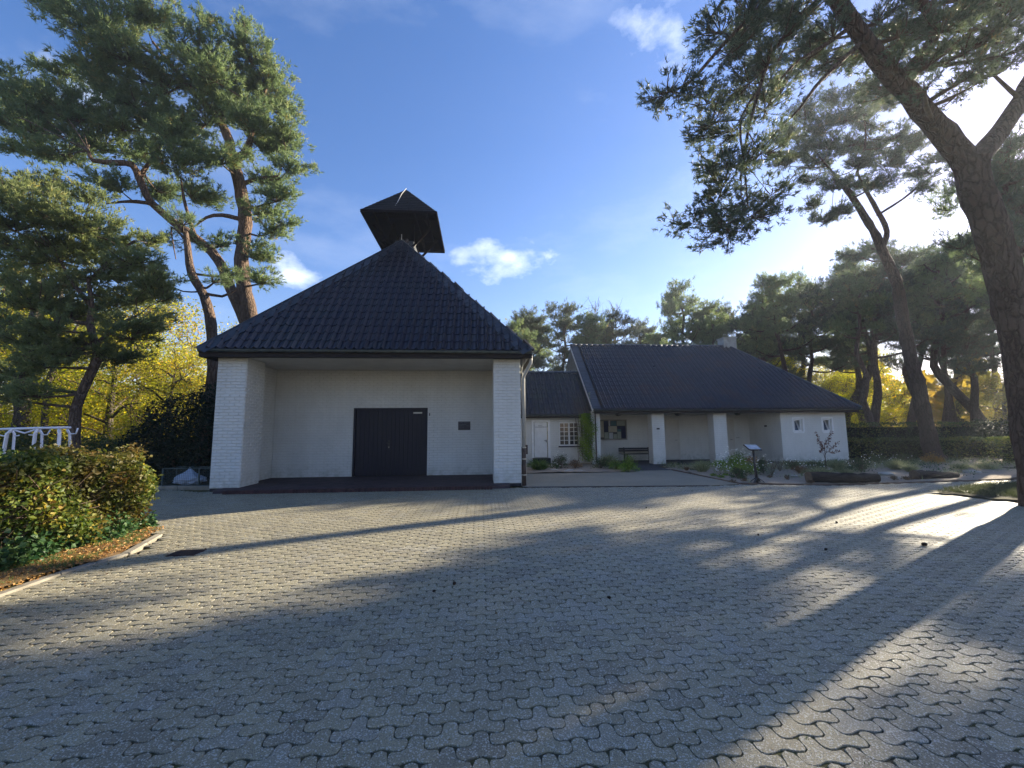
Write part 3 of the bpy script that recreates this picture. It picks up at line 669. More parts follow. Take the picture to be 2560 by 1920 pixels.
for i in range(4): m.bar(Vector(cn[i])+Vector((0, 0, -.02)), Vector(cn[(i+1) % 4])+Vector((0, 0, -.02)), .04, .10)
m.obj('eave_board', TIMB, cap)
for x in (-4.0, -3.55, -2.5, -2.05): m = MB(); m.bar((x, CY0+.06, CZ+.03), (x, CY1-.06, CZ+.03), .07, .10); m.obj('joist', TIMB, cap)
for y in (15.3, 17.2): m = MB(); m.bar((CX0+.05, y, CZ+.14), (CX1-.05, y, CZ+.14), .09, .12); m.obj('tie_beam', TIMB, cap)
for sx in (-.36, .36):
    for y in (15.95, 17.0): m = MB(); m.box((ccx+sx-.06, y-.06, 8.1), (ccx+sx+.06, y+.06, CZ+.2)); m.obj('post', TIMB, cap)
for sx in (-1, 1):
    for y in (15.75, 17.1): m = MB(); m.bar((ccx+sx*.40, y, 8.75), (ccx+sx*1.15, y, CZ+.02), .06, .08); m.obj('brace', TIMB, cap)
m = MB(); m.box((ccx-.30, 15.8, 8.4), (ccx+.42, 16.9, 9.0)); m.obj('base_box', SLATE, cap)
m = MB(); m.tube([(ccx, ccy-.02, CT+.06), (ccx-.06, ccy-.6, CT-.52), (ccx-.12, CY0+.55, CZ+.62), (ccx-.14, CY0+.35, CZ+.40)], .014, 6); m.obj('lightning_rod', LEAD, cap)
m = MB(); m.tube([(AX-.02, AY-.02, AZH), (AX-.02, AY-.02, AZH+.30)], .013, 6); m.obj('lightning_rod', LEAD, cap)
m = MB(); m.bar((ccx+.42, 15.75, 8.72), (ccx+.60, 15.75, 8.98), .035, .05); m.obj('bracket', LEAD, cap)

# ============================================================ WING
WX0, WX1, WY, WZ = 4.86, 16.82, 17.93, 2.28
RY, RZ, RXE = 21.62, 6.04, 13.75
wing = root('white_wing', (11, 20, 0), 'long low white brick wing with big dark roof and pillared porch', 'building')
m = MB()
m.box((WX0, WY, 0), (5.24, WY+.38, WZ)); m.box((7.60, WY, 0), (8.16, WY+.5, WZ)); m.box((10.46, WY, 0), (11.07, WY+.5, WZ))
m.box((13.65, WY, 0), (14.30, WY+.24, WZ)); m.box((14.30, WY, 0), (14.68, WY+.24, 1.38)); m.box((14.30, WY, 1.94), (14.68, WY+.24, WZ)); m.box((14.68, WY, 0), (15.72, WY+.24, WZ)); m.box((15.72, WY, 0), (16.10, WY+.24, 1.38)); m.box((15.72, WY, 1.94), (16.10, WY+.24, WZ)); m.box((16.10, WY, 0), (WX1, WY+.24, WZ))
m.box((13.65, WY+.24, 0), (13.89, 20.4, WZ)); m.box((5.10, 20.2, 0), (13.65, 20.4, WZ)); m.box((WX1-.24, WY+.24, 0), (WX1, 25.3, WZ)); m.box((5.1, 25.06, 0), (WX1-.24, 25.3, WZ))
m.prism([(WX0, WY+.38, 0), (WX0, 25.3, 0), (WX0, 25.3, WZ), (WX0, RY, RZ-.12), (WX0, WY-.02, WZ+.0), (WX0, WY+.38, WZ)], (.24, 0, 0))
wwall = m.obj('wall', WHITEB, wing)
m = MB(); m.box((5.24, WY+.02, WZ-.035), (13.66, 20.19, WZ-.01)); m.obj('porch_ceiling', PLASTER, wing)
wr = MB(); ex0, ex1, ey, ez = WX0-.06, 17.25, 17.50, 2.40
A_, B_, Cc, D_ = (ex0, ey, ez), (ex1, ey, ez), (ex1, 25.74, ez), (ex0, 25.74, ez); R1, R2 = (ex0, RY, RZ), (RXE, RY, RZ)
wr.add([offs(q, -.05) for q in (A_, B_, Cc, D_, R1, R2)], [(0, 1, 5, 4), (1, 2, 5), (2, 3, 4, 5), (0, 4, 3), (0, 3, 2, 1)])
wr = wr.obj('roof', TILE2, wing)
s3 = math.hypot(RY-ey, RZ-ez); yd3 = (0, (RY-ey)/s3, (RZ-ez)/s3)
tile_field(wr, A_, (1, 0, 0), yd3, 53, 16, lambda x, s: x > .36 and x < (ex1-ex0)-(ex1-RXE)*s/s3-.1, TILE2, 300)
# right hip slope
s4 = math.hypot(ex1-RXE, RZ-ez)
tile_field(wr, B_, (0, 1, 0), (-(ex1-RXE)/s4, 0, (RZ-ez)/s4), 34, 14, lambda x, s: (RY-ey)*s/s4+.1 < x < 8.24-(RY-ey)*s/s4-.1, TILE2, 0)
n = 42; d3 = Vector(yd3); n3 = Vector((1, 0, 0)).cross(d3).normalized()
for k in range(n):    # slate verge on the gable edge
    p0 = Vector(A_)+d3*(s3*k/n); p1 = Vector(A_)+d3*min(s3, s3*(k+1.5)/n); m = MB()
    vs = [p0+n3*.055, p0+Vector((.38, 0, 0))+n3*.055, p1+Vector((.38, 0, 0))+n3*.04, p1+n3*.04]; m.add(vs+[v-n3*.015 for v in vs], [(0, 1, 2, 3), (7, 6, 5, 4), (0, 4, 5, 1), (1, 5, 6, 2), (2, 6, 7, 3), (3, 7, 4, 0)])
    m.obj('verge_slate', SLATE, wr)
m = MB(); m.bar(Vector(A_)+Vector((.012, 0, -.04)), Vector(R1)+Vector((.012, 0, -.06)), .03, .14); m.obj('bargeboard', TRIMW, wing)
for k in range(30):
    x = ex0+k*(RXE-ex0)/30; m = MB(); m.tube([(x, RY, RZ+.02), (x+.36, RY, RZ+.026)], [.095, .095], 8); m.obj('ridge_tile', SLATE, wr, smooth=True)
m = MB(); m.tube([Vector(R2)+Vector((0, 0, .02)), Vector(B_)+Vector((0, 0, .02))], .085, 8); m.obj('hip_ridge', SLATE, wr)
m = MB(); m.box((ex0+.1, ey+.08, WZ-.06), (ex1-.05, ey+.11, ez-.01)); m.box((ex0+.1, ey+.112, WZ+.002), (ex1-.05, WY+.018, WZ+.03)); m.obj('fascia_board', FASC, wing)
gutter(wing, (ex0+.12, ey+.075, ez-.02), (ex1+.03, ey+.075, ez-.02), .055)
m = MB(); m.box((13.42, 21.5, 5.6), (14.15, 22.1, 6.52)); m.box((13.38, 21.46, 6.52), (14.19, 22.14, 6.58)); m.obj('chimney', CHIM, wr)
m = MB(); m.tube([(5.02, WY-.05, 2.3), (5.02, WY-.05, .1)], .028, 8); m.obj('downpipe', RUST, wing)
m = MB(); m.box((WX0-.012, 19.5, 3.42), (WX0+.05, 19.80, 3.95)); w_ = m.obj('window', TRIMW, wing); m = MB(); m.box((WX0-.020, 19.54, 3.46), (WX0-.013, 19.76, 3.91)); m.obj('pane', GLASSD, w_)
m = MB(); m.box((WX0-.06, 19.92, 3.52), (WX0-.001, 19.97, 3.64)); m.obj('wall_vent', BLACK, wing)
# porch doors
for (x0, x1) in ((9.02, 9.86), (11.95, 12.74)):
    m = MB(); m.box((x0, 20.15, .04), (x1, 20.198, 1.92)); dd = m.obj('door', CREAM, wing); m = MB()
    m.box((x0-.07, 20.13, .0), (x0, 20.199, 1.99)); m.box((x1, 20.13, .0), (x1+.07, 20.199, 1.99)); m.box((x0, 20.13, 1.92), (x1, 20.199, 1.99)); m.obj('door_frame', CREAM, dd)
    m = MB(); m.tube([(x1-.08, 20.15, .98), (x1-.08, 20.09, .98), (x1-.19, 20.09, .98)], .010, 6); m.obj('handle', BLACK, dd)
# tilted windows of the right-hand room
for x0 in (14.30, 15.72):
    m = MB(); x1 = x0+.38; s = .05
    for (a, b) in (((x0-.06, WY-.02, 1.30), (x1+.06, WY+.01, 1.37)),): m.box(a, b)
    m.box((x0, WY+.05, 1.38), (x0+s, WY+.12, 1.94)); m.box((x1-s, WY+.05, 1.38), (x1, WY+.12, 1.94)); m.box((x0+s, WY+.05, 1.38), (x1-s, WY+.12, 1.38+s)); m.box((x0+s, WY+.05, 1.94-s), (x1-s, WY+.12, 1.94))
    wi = m.obj('window', TRIMW, wing)
    m = MB(); m.prism([(x0+s, WY+.125, 1.43), (x1-s, WY+.125, 1.43), (x1-s, WY+.30, 1.88), (x0+s, WY+.30, 1.88)], (0, .02, .0)); m.obj('pane', GLASSB, wi)
    m = MB(); m.bar((x1-s-.03, WY+.10, 1.43), (x1-s-.03, WY+.27, 1.88), .035); m.bar((x0+s+.02, WY+.27, 1.87), (x1-s, WY+.27, 1.87), .035); m.obj('sash', TRIMW, wi)
    m = MB(); m.box((x0-.09, WY-.012, 1.96), (x1+.09, WY+.002, 2.02)); m.box((x0-.10, WY-.012, 1.36), (x0-.03, WY+.002, 1.96)); m.box((x1+.03, WY-.012, 1.36), (x1+.10, WY+.002, 1.96)); m.obj('window_surround', TRIMW, wi)
for (u, lb) in ((1546, 'round dark bulkhead lamp under the eave above the notice board'), (1694, 'round dark bulkhead lamp under the eave between the two porch pillars'), (1844, 'round dark bulkhead lamp under the eave right of the second porch pillar')):
    p = at(u, 1040, 18.3); lr = root('ceiling_lamp', (p[0], 18.3, WZ-.04), lb, 'lamp', 'lamps under the porch eave')
    m = MB(); m.tube([(p[0], 18.3, WZ-.04), (p[0], 18.3, WZ-.07)], .14, 16); m.obj('lamp_base', BLACK, lr)
    m = MB(); m.tube([(p[0], 18.3, WZ-.071), (p[0], 18.3, WZ-.12), (p[0], 18.3, WZ-.15)], [.115, .10, .05], 16); m.obj('lamp_glass', LAMPG, lr, smooth=True)
    m = MB(); m.tube([(p[0], 18.3, WZ-.10), (p[0], 18.3, WZ-.115)], .125, 16); m.obj('lamp_guard', BLACK, lr)
m = MB(); m.box((7.80, WY-.022, 1.52), (7.93, WY-.003, 1.58)); tag(m.obj('number_sign', BLACK), 'tiny dark sign plate on the left free pillar of the wing porch', 'sign')
sw = at(1915, 1064, 19.0); m = MB(); m.box((13.60, 18.85, 1.60), (13.648, 18.98, 1.68)); tag(m.obj('wall_spotlight', BLACK), 'small dark fitting on the porch side wall near the right room', 'fitting')
m = MB(); m.box((12.92, 20.16, 1.05), (13.08, 20.199, 1.09)); tag(m.obj('name_plate', STEEL), 'small pale plate on the porch back wall behind the lectern', 'sign')

# notice board
nb = root('notice_board', (6.5, 20.1, 1.5), 'glazed notice board full of pinned papers on the porch back wall', 'notice board')
x0, x1, z0, z1, yy = 5.80, 7.22, 1.02, 2.02, 20.08
m = MB(); m.box((x0, yy+.03, z0), (x1, 20.19, z1)); m.obj('case', plain('board_back', (.06, .06, .055)), nb)
m = MB(); s = .055; m.box((x0, yy, z0), (x0+s, yy+.028, z1)); m.box((x1-s, yy, z0), (x1, yy+.028, z1)); m.box((x0+s, yy, z0), (x1-s, yy+.028, z0+s)); m.box((x0+s, yy, z1-s), (x1-s, yy+.028, z1)); m.obj('frame', plain('board_frame', (.30, .28, .24)), nb)
fx = lambda t: x0+s+(x1-x0-2*s)*t; fz = lambda t: z1-s-(z1-z0-2*s)*t
for (a, b, c, d, k) in ((.01, .15, .02, .92, 0), (.16, .33, .01, .62, 2), (.345, .40, .0, .28, 1), (.42, .64, .02, .27, 3), (.66, .98, .01, .28, 4), (.33, .66, .30, .63, 0), (.67, .80, .31, .45, 2), (.67, .81, .47, .60, 3), (.83, .99, .31, .99, 2), (.17, .33, .64, .98, 4), (.35, .50, .66, .99, 1), (.52, .65, .74, .99, 4), (.67, .81, .61, .99, 4)):
    m = MB(); m.box((fx(a), yy+.022, fz(d)), (fx(b), yy+.027, fz(c))); m.obj('paper', PAPERS[k], nb)
# bench
bn = root('bench', (7.55, 19.6, 0), 'dark slatted bench with backrest under the wing porch', 'bench')
for z in (.60, .50): m = MB(); m.bar((6.68, 19.86, z), (8.45, 19.86, z), .03, .085); m.obj('back_slat', BLACK, bn, bevel=.004)
for y in (19.42, 19.54, 19.66, 19.78): m = MB(); m.bar((6.68, y, .36), (8.45, y, .36), .09, .03); m.obj('seat_slat', BLACK, bn, bevel=.004)
for x in (6.95, 8.18):
    for y in (19.44, 19.80): m = MB(); m.bar((x, y, .0), (x, y, .345), .06); m.obj('leg', BLACK, bn)
    m = MB(); m.bar((x, 19.83, .34), (x, 19.90, .66), .05); m.obj('back_support', BLACK, bn)

# ============================================================ LINK BUILDING
lk = root('link_building', (3, 19, 0), 'small white link building with low dark tiled roof between chapel and wing', 'building')
LY, LZ = 18.5, 2.12; ly0, lz0 = 18.12, 2.20; lry, lrz = 20.2, 4.32
m = MB(); m.box((X1, LY, 0), (2.33, LY+.2, LZ+.1)); m.box((2.33, LY, 1.93), (3.02, LY+.2, LZ+.1)); m.box((2.33, LY, 0), (3.02, LY+.2, .30)); m.box((3.02, LY, 0), (3.52, LY+.2, LZ+.1)); m.box((3.52, LY, 0), (4.43, LY+.2, .82)); m.box((3.52, LY, 1.89), (4.43, LY+.2, LZ+.1)); m.box((4.43, LY, 0), (WX0-.01, LY+.2, LZ+.1))
m.obj('wall', WHITEB, lk)
m = MB(); o5 = [(X1+.02, ly0, lz0), (WX0-.02, ly0, lz0), (WX0-.02, lry, lrz), (X1+.02, lry, lrz), (X1+.02, lry*2-ly0, lz0), (WX0-.02, lry*2-ly0, lz0)]
m.add([offs(q, -.04) for q in o5], [(0, 1, 2, 3), (3, 2, 5, 4), (0, 3, 4), (1, 5, 2), (0, 4, 5, 1)]); lr_ = m.obj('roof', TILE3, lk)
s5 = math.hypot(lry-ly0, lrz-lz0)
tile_field(lr_, (X1+.05, ly0, lz0), (1, 0, 0), (0, (lry-ly0)/s5, (lrz-lz0)/s5), 15, 9, lambda x, s: x < 3.55, TILE3, 300)
for k in range(10): x = X1+.05+k*.365; m = MB(); m.tube([(x, lry, lrz+.03), (x+.39, lry, lrz+.045)], [.085, .095], 8); m.obj('ridge_tile', SLATE, lr_)
m = MB(); m.bar((WX0-.05, ly0, lz0+.06), (WX0-.05, lry, lrz+.06), .08, .05); m.obj('flashing', GUT, lr_)
gutter(lk, (X1+.03, ly0+.03, lz0-.0), (WX0-.1, ly0+.03, lz0-.0), .055); m = MB(); m.box((X1+.03, ly0+.04, LZ-.06), (WX0-.02, ly0+.07, lz0-.06)); m.obj('fascia_board', FASC, lk)
dd = MB(); dd.box((2.39, LY+.06, .32), (2.97, LY+.10, 1.89)); dd = dd.obj('door', TRIMW, lk)
for k in range(12): x = 2.40+k*.0467; m = MB(); m.box((x+.004, LY+.046, .33), (x+.043, LY+.058, 1.88)); m.obj('board', TRIMW, dd)
m = MB(); m.box((2.26, LY-.03, .30), (2.36, LY+.09, 2.0)); m.box((3.0, LY-.03, .30), (3.10, LY+.09, 2.0)); m.box((2.36, LY-.03, 1.90), (3.0, LY+.09, 2.0)); m.obj('door_frame', TRIMW, dd)
m = MB(); m.tube([(2.92, LY+.045, 1.06), (2.92, LY-.01, 1.06), (2.82, LY-.01, 1.06)], .011, 6); m.box((2.905, LY+.03, .98), (2.935, LY+.045, 1.10)); m.obj('handle', BLACK, dd)
m = MB(); x = 2.56
while x < 2.74: w = random.uniform(.012, .02); m.box((x, LY+.043, 1.715), (x+w, LY+.0455, 1.735)); x += w+.006
x = 2.43
while x < 2.95: w = random.uniform(.010, .018); m.box((x, LY+.043, 1.655), (x+w, LY+.0455, 1.680)); x += w+.006
m.obj('lettering', plain('grey_lettering', (.16, .16, .16)), dd)
m = MB(); m.box((2.30, LY-.35, .0), (3.05, LY-.001, .30)); m.obj('door_step', PLINTH, lk)
wi = MB(); wi.box((3.52, LY+.03, .82), (3.56, LY+.10, 1.89)); wi.box((4.39, LY+.03, .82), (4.43, LY+.10, 1.89)); wi.box((3.56, LY+.03, .82), (4.39, LY+.10, .87)); wi.box((3.56, LY+.03, 1.84), (4.39, LY+.10, 1.89)); wi.box((3.945, LY+.03, .87), (4.005, LY+.10, 1.84)); wi = wi.obj('window', TRIMW, lk)
for (xa, xb) in ((3.56, 3.945), (4.005, 4.39)):
    for i in range(2):
        for j in range(5):
            w = (xb-xa)/2; h = .97/5; m = MB(); m.box((xa+i*w+.012, LY+.075, .87+j*h+.012), (xa+(i+1)*w-.012, LY+.085, .87+(j+1)*h-.012)); m.obj('pane', GLASSD, wi)
    m = MB(); m.box(((xa+xb)/2-.013, LY+.045, .87), ((xa+xb)/2+.013, LY+.09, 1.84))
    for j in range(1, 5): m.box((xa, LY+.048, .87+j*.194-.012), (xb, LY+.088, .87+j*.194+.012))
    m.obj('glazing_bars', TRIMW, wi)
m = MB(); m.box((3.47, LY-.05, .76), (4.47, LY+.02, .815)); m.obj('sill', plain('dark_sill', (.03, .025, .05)), wi)
m = MB(); m.box((4.52, LY-.06, 1.25), (4.58, LY-.01, 1.98)); m.obj('shutter_edge', BLACK, lk)

# ============================================================ VEGETATION
def unit(a): return a/(np.linalg.norm(a, axis=-1, keepdims=True)+1e-9)
def tufts(C, A, K, L, w, spread, tone=None, flat=0.):
    """K needle blades round every tuft centre C with axis A"""
    n = len(C); A = unit(A); D = unit(A[:, None]*1.0+RNG.normal(size=(n, K, 3))*spread); D[..., 2] *= (1-flat); D = unit(D)
    base = C[:, None]+A[:, None]*(RNG.uniform(-.5, .35, (n, K, 1))*L)
    Sd = unit(np.cross(D, RNG.normal(size=(n, K, 3)))); ln = L*RNG.uniform(.6, 1.15, (n, K, 1)); hw = w*.5*RNG.uniform(.7, 1.2, (n, K, 1))
    V = np.stack([base-Sd*hw, base+Sd*hw, base+D*ln], 2).reshape(-1, 3); Fc = np.arange(n*K*3).reshape(-1, 3)
    t = RNG.uniform(0, 1, n) if tone is None else tone
    r = np.clip(t[:, None]*.8+RNG.uniform(0, .25, (n, K)), 0, 1).ravel(); return V, Fc, r
def leaves(C, size, aspect=.62, flat=.3, tone=None, four=True, N=None):
    """folded leaf blades (4 triangles as 2 quads halves)"""
    n = len(C); D = unit(RNG.normal(size=(n, 3))*np.array([1, 1, 1-flat])); nrm = unit(RNG.normal(size=(n, 3))+np.array([0, 0, .8])+(0 if N is None else N)); Sd = unit(np.cross(D, nrm)); U = np.cross(Sd, D)
    s = size*RNG.uniform(.65, 1.3, (n, 1)); a = C-D*s*.5; b = C+D*s*.5; f = U*s*.10
    m1 = C-D*s*.08+Sd*s*aspect*.5+f; m2 = C-D*s*.08-Sd*s*aspect*.5+f
    V = np.stack([a, m1, b, m2], 1).reshape(-1, 3); i = np.arange(n)*4
    Fc = np.stack([np.stack([i, i+1, i+2], 1), np.stack([i, i+2, i+3], 1)], 1).reshape(-1, 3)
    t = RNG.uniform(0, 1, n) if tone is None else tone
    return V, Fc, np.repeat(np.clip(t+RNG.normal(0, .08, n), 0, 1), 2)
class Geo:
    def __init__(s): s.V = []; s.F3 = []; s.r3 = []; s.F4 = []; s.n = 0
    def tri(s, V, Fc, r): s.V.append(V); s.F3.append(Fc+s.n); s.r3.append(r); s.n += len(V)
    def tube(s, P, R, n): V, Fc = tube_np(P, R, n); s.V.append(V); s.F4.append(Fc+s.n); s.n += len(V)
    def mesh(s, name, smooth=False):
        V = np.vstack(s.V); f3 = np.vstack(s.F3) if s.F3 else np.zeros((0, 3), int); f4 = np.vstack(s.F4) if s.F4 else np.zeros((0, 4), int)
        r = np.concatenate([np.zeros(len(f4))]+s.r3) if s.r3 else np.zeros(len(f4)); return np_mesh(name, V, [f4, f3], r, smooth)
def wob(P, amp):
    Q = P.copy(); n = len(P); k = np.arange(n)
    for a in (.31, .83): Q += amp*np.sin(k[:, None]*a+RNG.uniform(0, 6, 3))*np.array([1, 1, .5])
    Q[0] = P[0]; return Q
def limb_mesh(limbs, step=.3, n=12, rough=.06, amp=.02):
    g = Geo(); samples = []
    for P, R in limbs:
        Pc, Rc = catmull(P, R, step); Pc = wob(Pc, amp*min(1, max(R)*3)); Rc = Rc*(1+RNG.normal(0, rough*.5, len(Rc)))
        V, Fc = tube_np(Pc, Rc, n if max(R) > .08 else 7)
        kk = n if max(R) > .08 else 7
        ax = np.repeat(Pc, kk, 0); V = ax+(V-ax)*(1+RNG.normal(0, rough, (len(V), 1)))
        g.V.append(V); g.F4.append(Fc+g.n); g.n += len(V); samples.append(np.c_[Pc, Rc])
    return g, np.vstack(samples)
def pad_fill(gl, gb, samples, pads, dens, K, L, w, spread, tw=.007, sub=1., skipz=0):
    for (c, r) in pads:
        c = np.array(c, float); r = np.array(r, float)
        dd = np.linalg.norm((samples[:, :3]-c)*np.array([1, 1, 1.25]), axis=1)+np.where(samples[:, 2] > c[2]+.2, .6, 0)
        s = samples[dd.argmin()]; a = s[:3]; ar = min(s[3]*.5, .05); d = c-a; dist = np.linalg.norm(d)
        core = c-unit(d)*min(dist*.5, r.mean()*.35)+np.array([0, 0, -.35*r[2]])
        if dist > .3:
            m1 = a+(core-a)*.5+np.array([RNG.normal(0, .06)*dist, RNG.normal(0, .06)*dist, RNG.normal(0, .05)*dist])
            P, R = catmull([a, m1, core], [ar, ar*.8, ar*.55], .3); gb.tube(P, R, 6)
        nb = max(5, int(9*sub*(r[0]*r[1]+r[1]*r[2]+r[0]*r[2])**.5))
        q = unit(RNG.normal(size=(nb, 3)))*RNG.uniform(.55, 1.08, (nb, 1)); q[:, 2] = q[:, 2]*.8+.12; tips = c+q*r
        for t in tips:
            v = t-core; ln = np.linalg.norm(v); mid = core+v*.5+np.array([0, 0, -.08*ln])+RNG.normal(0, .05*ln, 3)
            P, R = catmull([core, mid, t], [ar*.4, .012, tw], .3); gb.tube(P, R, 4)
            nt_ = max(2, int(dens*ln/4.2)); u = RNG.uniform(.12, 1.06, nt_)**.8; idx = np.clip((u*(len(P)-1)), 0, len(P)-1.001); i0 = idx.astype(int); fr = (idx-i0)[:, None]
            bp = P[i0]*(1-fr)+P[np.minimum(i0+1, len(P)-1)]*fr
            lat = unit(RNG.normal(size=(nt_, 3))*np.array([1, 1, .55])+unit(v)*.9)*RNG.uniform(.05, .42, (nt_, 1))*(.5+ln*.5); ctr = bp+lat
            ax = unit(lat)+unit(v)*.4+np.array([0, 0, .45]); tone = np.clip(RNG.normal(.42, .12)+RNG.normal(0, .16, nt_), 0, 1); tone[RNG.random(nt_) < .025] = 1.
            c4 = np.repeat(ctr, 4, 0)+RNG.normal(size=(nt_*4, 3))*L*.42*np.array([1, 1, .7]); a4 = unit(np.repeat(ax, 4, 0)+RNG.normal(size=(nt_*4, 3))*.4)
            V, Fc, rr = tufts(c4, a4, K, L, w, spread, np.clip(np.repeat(tone, 4)+RNG.normal(0, .07, nt_*4), 0, 1)); gl.tri(V, Fc, rr)
            sel = RNG.random(nt_) < .9
            for p0, p1 in zip(bp[sel], ctr[sel]):
                o = unit(np.cross(p1-p0, [.3, .5, 1.]))*tw*.6; Vt = np.array([p0-o, p0+o, p1]); gb.V.append(Vt); gb.F3.append(np.array([[0, 1, 2]])+gb.n); gb.r3.append(np.zeros(1)); gb.n += 3
def tree(name, base, limbs, pads, label, cat='pine tree', leafmat=NEEDLE, bark=BARK, dens=9, K=9, L=.16, w=.02, spread=.75, sub=1., group=None, n=12):
    rt = root(name, base, label, cat, group)
    g, smp = limb_mesh(limbs, n=n); link('trunk', g.mesh('trunk', True), bark, rt)
    gl, gb = Geo(), Geo(); pad_fill(gl, gb, smp, pads, dens, K, L, w, spread, sub=sub)
    link('branches', gb.mesh('branches', True), TWIG, rt, dict(kind='stuff')); link('crown', gl.mesh('crown'), leafmat, rt); print(name, len(gl.V) and sum(len(f) for f in gl.F3))
    return rt
D_ = 1/.864
def dp(lst, y, thick=.8, k=1.):
    """ellipsoid pads: (u, v, half width, half height[, dy]) measured in the place at depth y"""
    out = []
    for t in lst:
        u, v, ru, rv = t[:4]; yy = y+(t[4] if len(t) > 4 else RNG.uniform(-.12, .12)*y*.6)
        c = at(u*D_, v*D_, yy); s = yy/F*D_; out.append((c, (ru*s*1.05, max(.5, (ru+rv)/2*s*thick), rv*s*1.12)))
    return out
def dl(pts, y, rad):
    ys = y if hasattr(y, '__len__') else [y]*len(pts)
    return (np.array([at(u*D_, v*D_, yy) for (u, v), yy in zip(pts, ys)]), rad)

# ---- great pine left of the chapel
Y1 = 18.5
b0 = at(660, 1000, Y1); b0[2] = -.05
l_main = dl([(540, 690), (528, 620), (522, 560), (528, 470), (518, 400), (505, 350), (498, 310)], Y1, [.31, .29, .28, .27, .25, .22, .19])
l_main = (np.vstack([b0, l_main[0]]), [.40]+l_main[1])
limbs1 = [l_main,
 dl([(542, 735), (528, 690), (505, 640), (470, 560), (425, 515), (375, 480), (335, 445), (318, 425), (300, 385), (285, 357), (250, 352), (200, 345), (190, 325)], [18.5]*4+[18.3, 18.1, 17.9, 17.7, 17.5, 17.2, 17, 16.8, 16.7], [.25, .24, .22, .20, .18, .16, .15, .14, .14, .13, .11, .09, .06]),
 dl([(498, 310), (480, 270), (440, 220), (400, 180), (370, 140), (330, 90)], Y1, [.2, .17, .14, .11, .08, .05]), dl([(505, 345), (530, 330), (545, 290), (560, 240), (575, 190)], Y1, [.2, .15, .12, .09, .05]),
 dl([(518, 400), (560, 385), (600, 380)], Y1, [.10, .07, .04]), dl([(526, 475), (480, 465), (445, 470), (420, 490)], Y1, [.11, .09, .06, .03]), dl([(330, 440), (280, 435), (230, 440)], 17.7, [.09, .06, .03]),
 dl([(300, 385), (330, 340), (360, 290)], 17.5, [.10, .07, .04]), dl([(420, 510), (400, 440), (390, 380)], 18, [.09, .06, .03]), dl([(370, 140), (320, 110), (250, 60), (200, 20)], Y1, [.08, .06, .05, .03])]
pads1 = dp([(200, 40, 110, 55), (330, 20, 75, 50), (120, 5, 60, 30), (250, 100, 85, 45), (330, 160, 85, 55), (430, 100, 65, 50), (535, 100, 40, 45), (530, 60, 16, 22), (575, 160, 55, 45), (600, 225, 45, 45), (480, 180, 75, 55), (420, 250, 85, 45),
 (540, 250, 55, 50), (570, 310, 65, 40), (630, 355, 38, 30), (605, 420, 42, 30), (575, 380, 50, 30), (595, 490, 40, 30), (570, 450, 40, 25), (560, 545, 38, 32), (570, 600, 35, 25), (90, 215, 80, 42), (35, 185, 45, 40), (60, 265, 70, 35), (170, 235, 70, 42),
 (200, 300, 70, 38), (130, 325, 70, 28), (300, 320, 65, 38), (380, 340, 75, 40), (350, 410, 55, 28), (430, 420, 55, 30), (250, 265, 55, 35), (470, 330, 55, 35), (140, 160, 50, 25), (60, 320, 60, 25), (15, 250, 40, 35), (450, 40, 20, 25), (230, 180, 50, 40), (250, 395, 60, 18), (400, 290, 60, 40), (480, 520, 22, 18), (320, 255, 70, 35), (500, 230, 50, 40), (550, 200, 45, 40), (290, 210, 60, 35), (450, 150, 55, 35), (620, 290, 30, 35), (200, 130, 55, 35)], 17.8)
pads1 = [(c, tuple(x*1.08 for x in r)) for c, r in pads1]
tree('pine_tree', b0, limbs1, pads1, 'largest pine behind the left roof slope of the chapel, forked trunk with orange upper bark', dens=30, K=9, L=.19, w=.032, sub=1.7)
# third stem, its own tree close to the pillar
y = 15.6; b = at(605, 1210, y); b[2] = -.05
l3 = dl([(458, 870), (460, 760), (455, 700), (440, 640), (415, 590), (405, 530), (400, 500)], y, [.21, .19, .17, .155, .13, .11, .08]); l3 = (np.vstack([b*0+[at(530, 1000, y)[0]-.1, y, -.05], l3[0]]), [.33]+l3[1])
tree('pine_tree', (l3[0][0]), [l3, dl([(430, 630), (480, 640), (510, 625)], y, [.07, .05, .03]), dl([(402, 520), (370, 490), (380, 560)], y, [.05, .03, .015])],
     dp([(395, 470, 40, 22), (340, 600, 40, 18), (470, 600, 30, 16), (430, 520, 35, 18), (360, 520, 35, 16), (500, 590, 24, 18)], y), 'slender bare-stemmed pine rising right beside the left pillar of the chapel', dens=22, K=10, L=.17, w=.022, sub=1.6)
